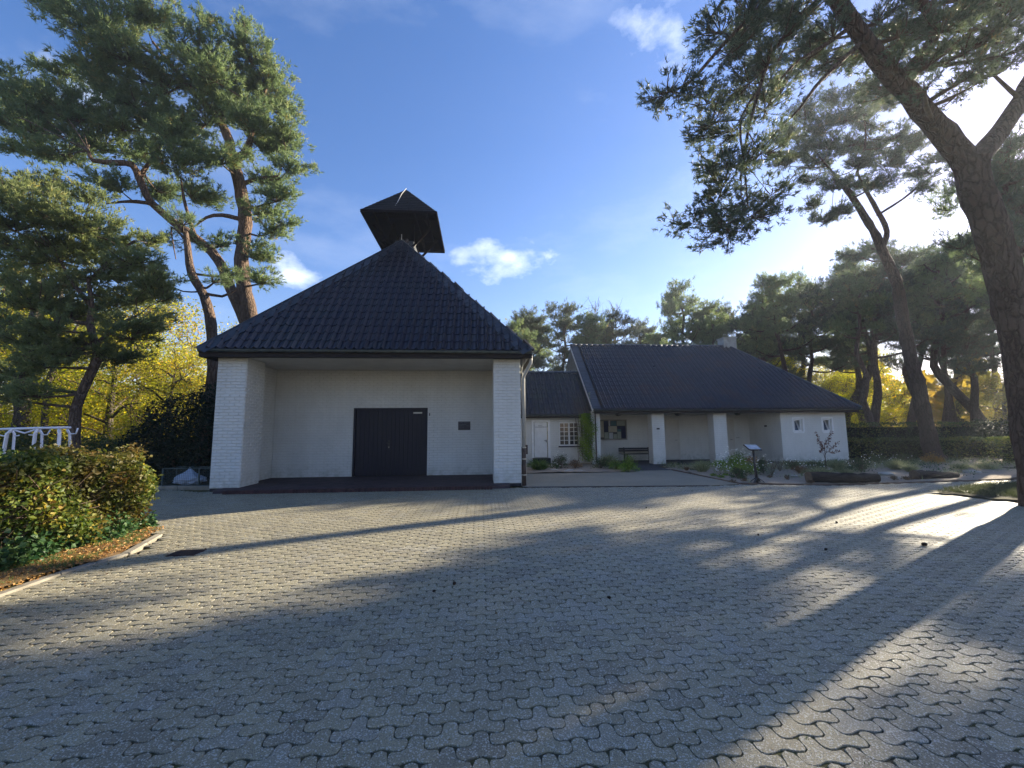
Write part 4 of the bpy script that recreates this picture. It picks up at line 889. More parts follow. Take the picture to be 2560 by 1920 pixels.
# ---- smaller pine in front of the yellow trees
y = 13.; b = gnd(190, 1180); b = np.array([at(188, 1130, y)[0], y, -.05])
l = dl([(160, 950), (165, 880), (190, 820), (210, 775), (208, 745), (196, 700), (198, 660), (190, 600)], y, [.135, .125, .12, .115, .10, .09, .07, .045]); l = (np.vstack([b, l[0]]), [.17]+l[1])
tree('pine_tree', b, [l, dl([(208, 745), (260, 700), (300, 680)], y, [.07, .05, .03]), dl([(196, 700), (140, 690), (60, 650), (0, 650)], y, [.07, .05, .04, .03]), dl([(196, 660), (150, 600), (120, 540)], y, [.06, .05, .03]), dl([(190, 610), (240, 560), (290, 520)], y, [.05, .04, .03])],
     dp([(60, 450, 80, 42), (150, 470, 85, 45), (240, 510, 75, 38), (100, 555, 100, 42), (220, 585, 95, 42), (320, 600, 50, 30), (60, 640, 80, 38), (180, 670, 85, 36), (280, 690, 65, 30), (40, 730, 65, 32), (190, 745, 75, 24), (30, 520, 60, 40), (20, 400, 50, 40), (100, 400, 60, 30), (270, 640, 60, 26), (120, 610, 70, 28), (0, 590, 50, 40), (110, 700, 60, 25), (290, 560, 50, 25), (190, 420, 45, 22), (30, 800, 50, 30), (250, 770, 60, 20), (25, 850, 45, 26), (80, 780, 55, 26), (20, 700, 50, 34), (290, 725, 50, 20), (130, 760, 50, 20), (350, 640, 36, 18), (70, 850, 30, 18), (15, 470, 50, 40), (170, 530, 70, 34), (330, 520, 26, 16)], y),
     'bushy green pine with thin curved trunk behind the white tube rack', leafmat=NEEDLEL, dens=42, K=9, L=.14, w=.027, sub=1.9)
# ---- great pine at the right edge
yb = 7.3; KR = .745; bR = np.array([at(2612, 1285, yb)[0], yb, -.1])
def sl2(pts, ys, rad):
    k = .715 if ys[0] > 8 else 1.; return (np.array([at(u, v, yy*k) for (u, v), yy in zip(pts, ys)]), [r*(.76 if k < 1 else 1) for r in rad])
lm = sl2([(2592, 1130), (2574, 1000), (2548, 850), (2514, 700), (2475, 580), (2440, 470), (2428, 400)], [7.3, 7.27, 7.23, 7.18, 7.12, 7.05, 7.0], [.285, .28, .275, .265, .26, .255, .25]); lm = (np.vstack([bR, lm[0]]), [.31]+lm[1])
limbsR = [lm, sl2([(2428, 420), (2385, 360), (2336, 304), (2271, 228), (2220, 176), (2168, 103), (2086, 0), (2020, -90), (1950, -200)], [9.8, 9.8, 9.7, 9.6, 9.5, 9.4, 9.3, 9.2, 9.1], [.31, .26, .24, .225, .21, .19, .17, .14, .10]),
 sl2([(2255, 200), (2285, 160), (2320, 120), (2340, 70), (2315, 16), (2240, -20), (2150, -80)], [9.6]*7, [.15, .14, .135, .13, .12, .10, .07]),
 sl2([(2430, 420), (2470, 365), (2520, 300), (2570, 220), (2600, 120), (2620, -50)], [9.8, 9.9, 10, 10, 10.1, 10.2], [.27, .23, .21, .20, .18, .15]),
 sl2([(2120, 72), (2060, 115), (1985, 160), (1930, 230)], [9.4, 9.3, 9.2, 9.1], [.055, .045, .035, .02]), sl2([(2150, 110), (2095, 160), (2040, 215), (2000, 270), (1960, 310)], [9.4, 9.2, 9.1, 9.0, 9.0], [.06, .05, .04, .03, .02]),
 sl2([(2060, -20), (1990, 60), (1930, 130), (1900, 220), (1870, 330), (1850, 450)], [9.3, 9.1, 9, 8.9, 8.8, 8.8], [.06, .05, .045, .04, .03, .02]), sl2([(2020, -80), (1900, 20), (1800, 120), (1720, 210), (1650, 235)], [9.1, 9, 8.9, 8.8, 8.8], [.06, .05, .04, .03, .02]),
 sl2([(1900, 220), (1850, 300), (1860, 400), (1870, 520)], [8.9, 8.8, 8.8, 8.8], [.03, .025, .02, .012]), sl2([(1940, -200), (1850, -60), (1780, 40)], [9.1, 9, 8.9], [.07, .05, .03])]
padsR = dp([(1545, 50, 42, 32), (1590, 105, 48, 38), (1620, 40, 48, 40), (1480, 190, 42, 22), (1430, 195, 38, 18), (1530, 225, 45, 28), (1600, 180, 50, 30), (1560, 285, 55, 30), (1520, 265, 35, 20), (1640, 240, 48, 32), (1600, 340, 50, 28), (1540, 345, 40, 20), (1545, 400, 45, 22),
 (1600, 430, 52, 28), (1530, 440, 40, 18), (1480, 480, 42, 13), (1550, 485, 48, 20), (1620, 470, 45, 22), (1560, 515, 40, 14), (1660, 120, 40, 35), (1700, 50, 48, 35), (1650, 330, 40, 25), (1670, 420, 35, 20), (1740, 120, 40, 25), (1790, 60, 40, 28), (1690, 190, 35, 22), (1630, 0, 60, 25), (1740, 0, 60, 22),
 (1960, 60, 50, 38), (2040, 40, 60, 40), (2110, 90, 60, 42), (2170, 40, 45, 50), (2020, 120, 45, 32), (2075, 165, 38, 26), (2140, 150, 35, 20), (1900, 40, 35, 25), (1950, 120, 35, 25), (2100, 10, 60, 30), (1880, 95, 30, 20), (2180, 110, 35, 30), (2080, 195, 16, 12), (1995, 185, 22, 12)], 6.6, .7)
padsR = [(c, tuple(min(x*1.1, 1.0) for x in r)) for c, r in padsR]
# the rest of the crown above and beyond the frame
for k in range(46):
    a = RNG.uniform(0, 2*math.pi); q = RNG.uniform(.2, 1)**.5*4.6; padsR.append((np.array([10.6+q*.8*math.cos(a), 8.6+q*.7*math.sin(a), RNG.uniform(11, 14.5)]), (.8, .7, .4)))
tree('pine_tree', bR, limbsR, padsR, 'huge dark pine at the right edge, its trunk forking high above the paving', leafmat=NEEDLEB, bark=BARKD, dens=58, K=10, L=.092, w=.016, sub=2.0, n=18)
# ---- pine behind it at the far end of the garden bed
y = 18; b = np.array([at(2345, 1150, 18.)[0], 18., -.05])
l = dl([(2010, 960), (1985, 850), (1955, 710), (1938, 620), (1905, 540), (1870, 470), (1835, 415), (1800, 385)], y, [.31, .285, .25, .235, .19, .155, .13, .085]); l = (np.vstack([b, l[0]]), [.38]+l[1])
tree('pine_tree', b, [l, dl([(1905, 535), (1916, 500), (1895, 455), (1870, 410), (1850, 370)], y, [.13, .12, .10, .08, .05]), dl([(1895, 465), (1950, 430), (2000, 390), (2035, 375)], y, [.06, .05, .04, .02]), dl([(1850, 440), (1810, 465), (1770, 490)], y, [.05, .035, .02]), dl([(1850, 380), (1870, 300), (1860, 210)], y, [.07, .05, .03]), dl([(1835, 415), (1780, 350), (1740, 300)], y, [.06, .04, .02])],
     dp([(1858, 200, 34, 30), (1820, 250, 45, 26), (1760, 275, 50, 28), (1725, 325, 40, 24), (1880, 265, 48, 28), (1945, 290, 42, 22), (1830, 315, 60, 26), (1765, 350, 52, 22), (1990, 370, 42, 16), (1930, 345, 50, 22), (1890, 395, 45, 18), (1800, 395, 42, 18), (1775, 470, 35, 12), (1755, 440, 25, 14), (1990, 405, 35, 12), (1850, 240, 40, 25), (1790, 310, 45, 20), (1700, 290, 40, 26), (1690, 350, 40, 22), (1740, 240, 40, 24), (1800, 215, 36, 24), (1900, 225, 40, 24), (1980, 300, 36, 18), (2020, 345, 36, 16), (1840, 400, 45, 18), (1740, 390, 36, 16), (1900, 320, 50, 22), (1815, 455, 34, 12), (1960, 320, 38, 15), (1860, 350, 45, 18)], y, .9),
     'tall leaning pine with flat crown standing at the hedge beyond the second log', leafmat=NEEDLEB, bark=BARKD, dens=40, K=10, L=.16, w=.021, sub=2.2)

# ---- generic pines: three shapes, copied
def gen_pine(H, seed, cr=3.2, lo=.5, bend=.6, dens=17, K=8, L=.22, w=.032):
    global RNG; sv = RNG; RNG = np.random.default_rng(seed); x, y_ = 0., 0.; P = [np.zeros(3)]; R = [H*.022+.08]
    n = 7
    for k in range(1, n+1): x += RNG.normal(0, bend*.45); y_ += RNG.normal(0, bend*.45); P.append(np.array([x, y_, H*.93*k/n])); R.append((H*.022+.08)*(1-.82*k/n))
    limbs = [(np.array(P), R)]; pads = []; nb = 13
    for k in range(nb):
        h = lo+(1-lo)*(k+.3)/nb; a = k*2.4+RNG.normal(0, .4); rr = cr*(1-.62*((h-lo)/(1-lo))**1.5)*RNG.uniform(.45, 1.25); i = h*.93*n*.999/.93; i = min(i, n-.01)
        s = P[int(i)]*(1-i % 1)+P[min(int(i)+1, n)]*(i % 1); e_ = s+np.array([math.cos(a)*rr, math.sin(a)*rr, rr*RNG.uniform(.05, .45)])
        limbs.append((np.array([s, (s+e_)/2+[0, 0, -.1*rr], e_]), [.075, .05, .025]))
        for t in (.55, .85, 1.08): pads.append((s+(e_-s)*t+RNG.normal(0, .35, 3)+[0, 0, .25], (RNG.uniform(.7, 1.15)*cr/3, RNG.uniform(.7, 1.15)*cr/3, RNG.uniform(.26, .5))))
    top = P[-1]; pads += [(top+[0, 0, .1], (1.1, 1.1, .5)), (top+[.5, .3, -.6], (1.2, 1.2, .5)), (top+[-.6, .2, -.9], (1.2, 1.1, .45))]
    g, smp = limb_mesh(limbs, .6, 9); gl, gb = Geo(), Geo(); pad_fill(gl, gb, smp, pads, dens, K, L, w, .8, tw=.010, sub=1.25)
    out = [g.mesh('trunk', True), gb.mesh('branches', True), gl.mesh('crown')]; RNG = sv; print('gen', len(out[2].polygons)); return out
PV = [gen_pine(12, 11, 3.3, .46, .7), gen_pine(12, 23, 2.8, .55, 1.0), gen_pine(12, 37, 3.6, .44, .5), gen_pine(12, 51, 2.3, .62, .9), gen_pine(12, 77, 2.7, .58, .6, 5)]
for ms, bk, lf in zip(PV, (BARK, BARKD, BARKD, BARK, BARKD), (NEEDLEB, NEEDLE, NEEDLEB, NEEDLE, NEEDLEB)):
    ms[0].materials.append(bk); ms[1].materials.append(TWIG); ms[2].materials.append(lf)
def put(meshes, names, name, loc, rot, sc, label, cat, group):
    rt = root(name, loc, label, cat, group); rt.rotation_euler = (0, 0, rot); rt.scale = (sc[0], sc[0], sc[1])
    for nme, me in zip(names, meshes):
        o = bpy.data.objects.new(nme, me); COL.objects.link(o); o.parent = rt
        if nme == 'branches': o['kind'] = 'stuff'
    return rt
N3 = ('trunk', 'branches', 'crown')
def gp(u, v_top, y, var, sc, label, group=None, rot=None):
    """pine whose top reaches v_top (picture units of the big view) when seen at depth y"""
    p = at(u*D_, v_top*D_, y); put(PV[var], N3, 'pine_tree', (p[0], y, -.05), random.uniform(0, 6.28) if rot is None else rot, (sc*.84, p[2]/12.1), label, 'pine tree', group)
gp(1120, 665, 30, 2, .85, 'dark pine behind the low link roof, just right of the chapel roof edge')
gp(1215, 650, 33, 0, .85, 'pine rising behind the left end of the wing roof ridge')
gp(1430, 608, 36, 1, 1.1, 'tallest pine above the middle of the wing roof with winding trunk')
gp(1575, 655, 38, 2, 1.0, 'wide pine above the wing roof left of the chimney')
gp(1680, 640, 40, 0, 1.0, 'pine behind the wing chimney')
gp(1150, 700, 40, 1, 1.0, 'farther pine seen between chapel roof and link roof', 'far pines behind the buildings'); gp(1300, 700, 45, 2, 1.0, 'farthest pine behind the left end of the wing ridge', 'far pines behind the buildings'); gp(1500, 690, 46, 0, 1.1, 'farthest pine behind the middle of the wing ridge', 'far pines behind the buildings'); gp(1370, 690, 48, 2, 1.0, 'farthest pine directly behind the tall winding pine', 'far pines behind the buildings')
put(PV[3], N3, 'pine_tree', (26.1, 17.7, -.05), 1.2, (.95, 1.27), 'pine half hidden behind the huge right trunk at the frame edge', 'pine tree', None)
gp(1790, 545, 30, 1, 1.15, 'upright pine above the right hip of the wing roof')
gp(1850, 530, 27, 0, 1.1, 'pine with straight dark trunk just right of the wing'); gp(1960, 560, 33, 2, 1.0, 'pine behind the leaning trunk at the hedge'); gp(2060, 520, 27, 1, 1.2, 'dark pine between the leaning trunk and the huge right trunk'); gp(2120, 560, 36, 0, 1.1, 'pine beside the huge right trunk, deep in the wood')
for i, (x, yy, var, sc, h) in enumerate([(24, 33, 2, 1.0, 12), (30, 30, 0, 1.1, 13), (36, 36, 1, 1.1, 13), (29, 40, 2, 1.1, 13), (42, 44, 0, 1.2, 13), (20, 42, 1, 1.1, 12), (34, 26, 2, 1.0, 12), (40, 32, 3, 1.0, 14), (26, 26, 3, .9, 12), (23, 28, 1, 1.0, 13), (33, 29, 3, 1.2, 14), (38, 27, 1, 1.1, 14), (48, 38, 2, 1.1, 14), (14, 46, 0, 1, 12)]):
    put(PV[var], N3, 'pine_tree', (x, yy, -.05), i*1.7, (sc*.78, h*1.05/12.1), 'backlit pine in the wood right of the wing', 'pine tree', 'pines of the wood right of the wing')
# the wood goes on to the right of the frame: these cast the shade patches
for i, (x, yy, var, sc, h) in enumerate([(21.1, 14.2, 4, .80, 13.6), (46, 24, 3, 1.0, 13), (31, 16.2, 4, .9, 15)]):
    put(PV[var], N3, 'pine_tree', (x, yy, -.05), i*2.1+.5, (sc, h/12.1), 'pine of the wood beyond the right edge, seen only by its shade', 'pine tree', 'pines beyond the right edge')
for (u, vt, yy, var, sc, lb) in [(1100, 690, 27, 3, .8, 'slim pine peeping over the right chapel eave'), (1260, 662, 31, 3, .8, 'slim pine between link roof and the tall winding pine'), (1345, 672, 34, 0, .8, 'pine close to the left of the tall winding pine'), (1500, 650, 34, 1, .9, 'open pine right of the tall winding pine'), (1625, 668, 33, 3, .9, 'slim pine just left of the wing chimney'), (1730, 610, 30, 2, .9, 'dark pine directly right of the wing chimney'), (1690, 600, 36, 1, 1., 'high pine whose flat top starts the wood on the right'), (2000, 560, 29, 0, .9, 'pine in the wood behind the tall leaning pine'), (2150, 520, 31, 2, 1., 'dense pine in the wood next to the frame edge')]: gp(u, vt, yy, var, sc, lb)
# left background
for i, (u, vt, yy, var, sc) in enumerate([(30, 600, 34, 1, 1.), (330, 560, 40, 2, .8)]): gp(u, vt, yy, var, sc, ('green pine deep behind the yellow trees at the left edge', 'grey green pine deep between the yellow trees and the chapel')[i])

# ---- autumn trees
def gen_decid(H, cr, seed, mat_, nleaf=15000, size=.11, bark=BARKG, low=.12):
    global RNG; sv = RNG; RNG = np.random.default_rng(seed); limbs = [(np.array([[0, 0, 0], [.1, .05, H*.25], [-.1, .1, H*.5], [.1, 0, H*.85]]), [H*.028, H*.022, H*.016, .03])]
    gl, gb = Geo(), Geo()
    for k in range(13):
        a = k*2.4; z = H*(.14+.7*k/13); s = np.array([0, 0, z]); r = cr*math.sin(math.pi*min(1, .25+.72*k/13))**.7*RNG.uniform(.75, 1.1); e_ = s+[math.cos(a)*r, math.sin(a)*r, r*RNG.uniform(.2, .6)]
        limbs.append((np.array([s, (s+e_)/2+[0, 0, .1*r], e_]), [.08, .05, .02]))
    g, smp = limb_mesh(limbs, .5, 9)
    nc = 95; cs = []
    for k in range(nc):
        z = H*(low+(1-low)*RNG.uniform(0, 1)); rr = cr*(max(.05, 1-abs((z/H-.5)/.55)**2.2))**.5; a = RNG.uniform(0, 6.283); q = rr*RNG.uniform(.35, 1.)**.6; cs.append((q*math.cos(a), q*math.sin(a), z))
    cs = np.array(cs)
    for c in cs:
        s = smp[np.linalg.norm(smp[:, :3]-c, axis=1).argmin()][:3]; P, R = catmull([s, (s+c)/2+RNG.normal(0, .15, 3), c], [.03, .02, .008], .4); gb.tube(P, R, 4)
        for _ in range(3): e_ = c+RNG.normal(0, .5, 3); P, R = catmull([(s+c)/2, c*.7+e_*.3, e_], [.012, .008, .004], .4); gb.tube(P, R, 3)
    m = nleaf//nc; C = (cs[:, None]+RNG.normal(size=(nc, m, 3))*np.array([.5, .5, .32])*cr/2.6).reshape(-1, 3); tone = np.repeat(np.clip(RNG.normal(.5, .22, nc), 0, 1), m)+RNG.normal(0, .12, nc*m)
    V, Fc, r = leaves(C, size, .75, tone=np.clip(tone, 0, 1)); gl.tri(V, Fc, r)
    out = [g.mesh('trunk', True), gb.mesh('branches', True), gl.mesh('crown')]; RNG = sv
    out[0].materials.append(bark); out[1].materials.append(TWIG); out[2].materials.append(mat_); return out
DV = [gen_decid(8, 2.8, 5, GOLD, 17000), gen_decid(8, 2.8, 6, LIME, 17000), gen_decid(8, 2.8, 8, RUSTL, 15000, .13)]
for (x, yy, v, sc, h, lab) in [(-17.5, 21, 1, .95, 6.6, 'lime yellow autumn tree behind the white tube rack'), (-14.2, 20, 0, .72, 5.3, 'low golden autumn tree left of the dark evergreen bush'), (-19.5, 26, 0, 1.15, 9.2, 'golden autumn tree showing orange against the sky left of the chapel'), (-24, 25, 1, 1.1, 8.8, 'broad yellow green autumn tree far left behind the pine crown'), (-29, 29, 0, 1.2, 10, 'gold autumn tree at the far left edge'), (-22, 19, 1, .85, 6.5, 'yellow green autumn tree at the left edge behind the hedge'), (-16.3, 31, 0, 1.0, 9, 'orange gold crown seen in the gap beside the slender pine')]:
    put(DV[v], N3, 'autumn_tree', (x, yy, -.05), x*1.3, (sc, h/8), lab, 'autumn tree', None)
for i, (x, yy, v, sc, h) in enumerate([(27, 36, 1, 1, 8), (33, 42, 0, 1, 9), (22, 37, 1, .9, 7), (38, 38, 0, 1.1, 9), (30, 48, 2, 1.2, 11), (44, 48, 0, 1.1, 10), (36, 52, 1, 1.2, 11), (31, 33, 1, .8, 6), (26, 41, 0, 1., 9), (24, 48, 0, 1, 8), (42, 30, 2, .9, 6), (48, 56, 2, 1.3, 10), (18, 52, 2, 1.1, 8), (12, 50, 1, 1, 7), (28, 30.5, 1, .6, 4)]):
    put(DV[v], N3, 'autumn_tree', (x, yy, -.05), i*1.9, (sc, h/8), 'yellow brown autumn tree glowing between the pine trunks right of the wing', 'autumn tree', 'autumn trees in the wood right of the wing')
for (u, vt, yy, lb) in ((1285, 650, 35, 'bare thin crown standing against the sky behind the left end of the wing'), (1330, 655, 36, 'second bare thin crown left of the tall winding pine'), (1590, 690, 37, 'thin bare tree behind the wing roof near the chimney')):
    p = at(u*D_, vt*D_, yy); Hh = p[2]; P0 = np.array([p[0], yy, -.05]); lim = [(np.array([P0, P0+[.1, 0, Hh*.35], P0+[-.1, .1, Hh*.7], P0+[.05, 0, Hh]]), [.13, .10, .06, .015])]; gb = Geo()
    for k in range(26):
        z = Hh*(.38+.58*k/26); a = k*2.4; r_ = (1-.6*(z/Hh))*2.6; s = P0+[0, 0, z]; e_ = s+[math.cos(a)*r_*.6, math.sin(a)*r_*.6, r_*.9]; P_, R_ = catmull([s, (s+e_)/2+RNG.normal(0, .08, 3)-[0, 0, .1], e_], [.03, .02, .008], .3); gb.tube(P_, R_, 4)
        for j in range(11):
            b0_ = P_[RNG.integers(len(P_)//3, len(P_))]; t_ = b0_+unit(RNG.normal(size=3)+[math.cos(a)*.6, math.sin(a)*.6, 1.1])*RNG.uniform(.3, .8); gb.tube(np.array([b0_, (b0_+t_)/2+RNG.normal(0, .03, 3), t_]), [.012, .009, .006], 3)
    rt = root('bare_tree', P0, lb, 'tree'); g, _ = limb_mesh(lim, .5, 8); link('trunk', g.mesh('trunk', True), BARKG, rt); link('branches', gb.mesh('branches', True), TWIG, rt, dict(kind='stuff'))
# dark bare trunks left
for (u, lab, r) in ((45, 'thick dark trunk left behind the tube rack', .30), (98, 'thinner leaning dark trunk behind the tube rack', .13)):
    y = 19.; P = [at(u*D_, 1100, y)*[1, 1, 0], at((u+4)*D_, 980, y), at((u+20)*D_, 900, y), at((u+34)*D_, 760, y), at((u+30)*D_, 600, y)]
    g, _ = limb_mesh([(np.array(P), [r, r*.85, r*.75, r*.6, r*.4]), (np.array([P[2], P[2]+[.8, 0, 1.6], P[2]+[1.2, .3, 3.2]]), [r*.4, r*.3, r*.15])]); rt = root('bare_tree', P[0], lab, 'tree trunk'); link('trunk', g.mesh('trunk', True), BARKG, rt)
# woodland closing the horizon
gl = Geo()
for (mat_i, cnt) in ((0, 36000),):
    a = RNG.uniform(math.radians(-75), math.radians(72), cnt); d = RNG.uniform(58, 95, cnt); x = d*np.sin(a); yv = d*np.cos(a)
    hmax = 6.5+2.2*np.sin(a*17)+1.8*np.sin(a*41+1)+1.2*np.sin(a*97); z = hmax*RNG.uniform(0, 1, cnt)**.8
    V, Fc, r = leaves(np.stack([x, yv, z], 1), 1.05, .8, tone=np.clip(.5+.4*np.sin(a*23)+RNG.normal(0, .12, cnt), 0, 1)); gl.tri(V, Fc, r)
o = link('distant_woodland', gl.mesh('distant_woodland'), RUSTL); tag(o, 'hazy brown green woodland closing the view behind everything', 'woodland', None, 'stuff')

def blob_leaves(pads, n, size, shell=.55, **kw):
    vol = np.array([r[0]*r[1]+r[1]*r[2]+r[0]*r[2] for c, r in pads]); k = RNG.choice(len(pads), n, p=vol/vol.sum()); c = np.array([p[0] for p in pads])[k]; r = np.array([p[1] for p in pads])[k]
    q = unit(RNG.normal(size=(n, 3))); C = c+q*r*RNG.uniform(shell, 1.05, (n, 1)); ok = C[:, 2] > .02; return leaves(C[ok], size, N=q[ok]*.9, **kw)
# dark evergreen bush beside the chapel
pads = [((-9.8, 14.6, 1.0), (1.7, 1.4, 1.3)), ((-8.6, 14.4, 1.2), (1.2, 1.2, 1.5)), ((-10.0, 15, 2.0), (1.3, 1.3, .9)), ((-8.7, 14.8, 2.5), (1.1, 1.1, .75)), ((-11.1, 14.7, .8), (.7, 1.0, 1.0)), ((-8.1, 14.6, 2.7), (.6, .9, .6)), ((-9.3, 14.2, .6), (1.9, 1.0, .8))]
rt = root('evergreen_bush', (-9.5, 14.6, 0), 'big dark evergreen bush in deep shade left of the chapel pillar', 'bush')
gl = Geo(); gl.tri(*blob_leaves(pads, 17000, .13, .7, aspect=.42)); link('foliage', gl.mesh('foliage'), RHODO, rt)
m = MB()
for k in range(14): m.tube([(-9.6+random.uniform(-1, 1)*.4, 14.7, 0), (-9.6+random.uniform(-1.4, 1.4), 14.6+random.uniform(-.6, .6), 1.2), (-9.6+random.uniform(-1.8, 1.8), 14.6+random.uniform(-.8, .8), 2.1)], [.04, .03, .012], 6)
m.obj('stems', TWIG, rt)
for (c, r, lab, n, s_) in (((-13.5, 15.5, .7), (1.3, 1, .8), 'low dark shrub at the foot of the thin curved pine', 5000, .10), ((-12.0, 17.5, .6), (1.3, 1, .8), 'low shrub between the curved pine and the evergreen bush', 4000, .10), ((-17.5, 17, .8), (2., 1.2, .9), 'dark undergrowth shrub behind the tube rack', 6000, .10)):
    rt = root('shrub', (c[0], c[1], 0), lab, 'shrub'); gl = Geo(); gl.tri(*blob_leaves([(c, r), ((c[0]+.6, c[1], c[2]*.8), (r[0]*.7, r[1], r[2]))], n, s_)); link('foliage', gl.mesh('foliage'), HGREEN, rt); m = MB(); m.tube([(c[0], c[1], -.02), (c[0]+.1, c[1], c[2])], [.05, .02], 6); m.obj('stems', TWIG, rt)

# ---- the near hedge on the left
hx0, hx1, hy0, hy1, hz = -7.3, -5.5, 1.2, 7.35, 1.16
hedge = root('hedge', (-6.3, 5, 0), 'chest-high beech hedge turning yellow and brown at the left edge', 'hedge')
def hsurf(n, depth):
    A = np.array([(hy1-hy0)*hz, (hy1-hy0)*(hx1-hx0), (hx1-hx0)*hz]); k = RNG.choice(3, n, p=A/A.sum()); a, b = RNG.random(n), RNG.random(n); d = RNG.exponential(depth, n); P = np.zeros((n, 3))
    P[:, 0] = np.where(k == 0, hx1-d, hx0+(hx1-hx0)*a); P[:, 1] = np.where(k == 2, hy1-d, hy0+(hy1-hy0)*np.where(k == 0, a, b)); P[:, 2] = np.where(k == 1, hz-d*.8, .03+(hz-.03)*b)
    bul = .16*np.sin(P[:, 1]*2.1)+.12*np.sin(P[:, 1]*5.3+P[:, 2]*3)+.09*np.sin(P[:, 2]*7+P[:, 1]*3); P[:, 0] += np.where(k == 0, bul, 0)-np.where(k == 0, .22*np.clip(.45-P[:, 2], 0, 1), 0); P[:, 1] += np.where(k == 2, bul, 0); P[:, 2] += np.where(k == 1, .06*np.sin(P[:, 0]*6+P[:, 1]*4)+.05*np.sin(P[:, 1]*9)+np.abs(RNG.normal(0, .05, n)), 0)
    P += RNG.normal(0, .045, (n, 3)); P[:, 2] = np.abs(P[:, 2]); return P, k
P, k = hsurf(52000, .11); P = P[(P[:, 1] > 3.0) | (RNG.random(len(P)) < .35)]
cl = np.sin(P[:, 1]*3.1+P[:, 2]*4)*.2+np.sin(P[:, 0]*7+P[:, 1]*9)*.15; tone = np.clip(.42+cl+RNG.normal(0, .2, len(P)), 0, 1)
near = np.argsort(np.linalg.norm(P-np.array([-4.2, 4.8, 1.0]), axis=1)); ind = near[:300]; oth = near[300:]
gl = Geo(); gl.tri(*leaves(P[oth], .066, .66, tone=tone[oth])); link('foliage', gl.mesh('foliage'), HEDGEL, hedge, dict(kind='stuff'))
lms = []
for t in (.1, .3, .45, .6, .75, .9, 1.): V, Fc, r = leaves(np.zeros((1, 3)), .060, .66, tone=np.array([t])); me = np_mesh('leaf', V, [Fc], r); me.materials.append(HEDGEL); lms.append(me)
for i in ind: o = link('leaf', lms[int(tone[i]*6.99)], None, hedge); o.location = P[i]; o.rotation_euler = RNG.uniform(-1.2, 1.2, 3); s_ = RNG.uniform(.8, 1.4); o.scale = (s_, s_, s_)
gb = Geo()
for i in range(1500):
    y0 = RNG.uniform(2.5, hy1-.1); x0 = RNG.uniform(hx1-.7, hx1-.15); z0 = RNG.uniform(.05, .95); e_ = np.array([x0+RNG.uniform(.05, .4), y0+RNG.uniform(-.2, .2), z0+RNG.uniform(.0, .3)]); e_[0] = min(e_[0], hx1+.12); e_[2] = min(e_[2], hz+.06); e_[1] = min(e_[1], hy1+.15)
    gb.tube(np.array([[x0, y0, z0], (np.array([x0, y0, z0])+e_)/2+RNG.normal(0, .05, 3), e_]), [.006, .005, .003], 4)
link('twigs', gb.mesh('twigs'), TWIG, hedge, dict(kind='stuff'))
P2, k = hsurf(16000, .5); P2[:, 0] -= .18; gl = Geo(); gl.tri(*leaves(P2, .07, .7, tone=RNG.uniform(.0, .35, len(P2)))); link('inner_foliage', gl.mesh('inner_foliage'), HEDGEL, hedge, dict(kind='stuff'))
iv = np.stack([RNG.uniform(-5.62, -5.28, 5200), RNG.uniform(2.2, 7.5, 5200), np.abs(RNG.normal(0, .15, 5200))+.02], 1); iv[:, 0] += -.25*iv[:, 2]+.06*np.sin(iv[:, 1]*5)
gl = Geo(); gl.tri(*leaves(iv, .062, .95, flat=.5, N=np.array([.8, -.3, .5]))); tag(link('ivy', gl.mesh('ivy'), IVYL), 'glossy green ivy creeping along the foot of the yellowing hedge', 'ivy', None, 'stuff')
# fallen leaves and short grass on the verge, joint moss tufts
n = 5200; lv = np.stack([RNG.uniform(-5.45, -4.62, n)+RNG.normal(0, .02, n), RNG.uniform(2.0, 7.3, n), RNG.uniform(.02, .05, n)], 1); lv = lv[lv[:, 0] < -4.66+np.where(lv[:, 1] > 6, -(lv[:, 1]-6)*.35, 0)]
gl = Geo(); gl.tri(*leaves(lv, .035, .6, flat=.8, tone=RNG.uniform(.3, 1, len(lv)))); tag(link('fallen_leaves', gl.mesh('fallen_leaves'), m_leaf('fallen_leaf', [(0, (.10, .06, .02)), (.5, (.30, .15, .05)), (1, (.46, .28, .10))], .15)), 'reddish brown fallen leaves on the verge below the hedge', 'fallen leaves', None, 'stuff')
n = 5200; C = np.stack([RNG.uniform(-5.45, -4.72, n), RNG.uniform(2.0, 7.3, n), np.full(n, .02)], 1); C = C[(np.sin(C[:, 1]*6)+np.sin(C[:, 0]*19)+RNG.normal(0, .6, n) > .2)&(C[:, 0] < -4.72-np.clip(C[:, 1]-6, 0, 2)*.35)]
gl = Geo(); gl.tri(*tufts(C, np.tile([0, 0, 1.], (len(C), 1)), 3, .06, .006, .5)); tag(link('verge_grass', gl.mesh('verge_grass'), GRASSG), 'sparse short grass between the fallen leaves of the verge', 'grass', None, 'stuff')
n = 7000; C = np.stack([RNG.uniform(10.7, 16, n), RNG.uniform(7.7, 10.1, n), np.full(n, .05)], 1); C = C[(C[:, 1] < 9.1+(C[:, 0]-10.6)*.35)&(C[:, 1] > 9.1-(C[:, 0]-10.6)*1.6)]
gl = Geo(); gl.tri(*tufts(C, np.tile([0, 0, 1.], (len(C), 1)), 4, .10, .010, .6)); tag(link('island_grass', gl.mesh('island_grass'), m_leaf('dull_grass', [(0, (.035, .05, .02)), (1, (.10, .11, .05))], .2)), 'rough grass on the island round the huge right trunk', 'grass', None, 'stuff')
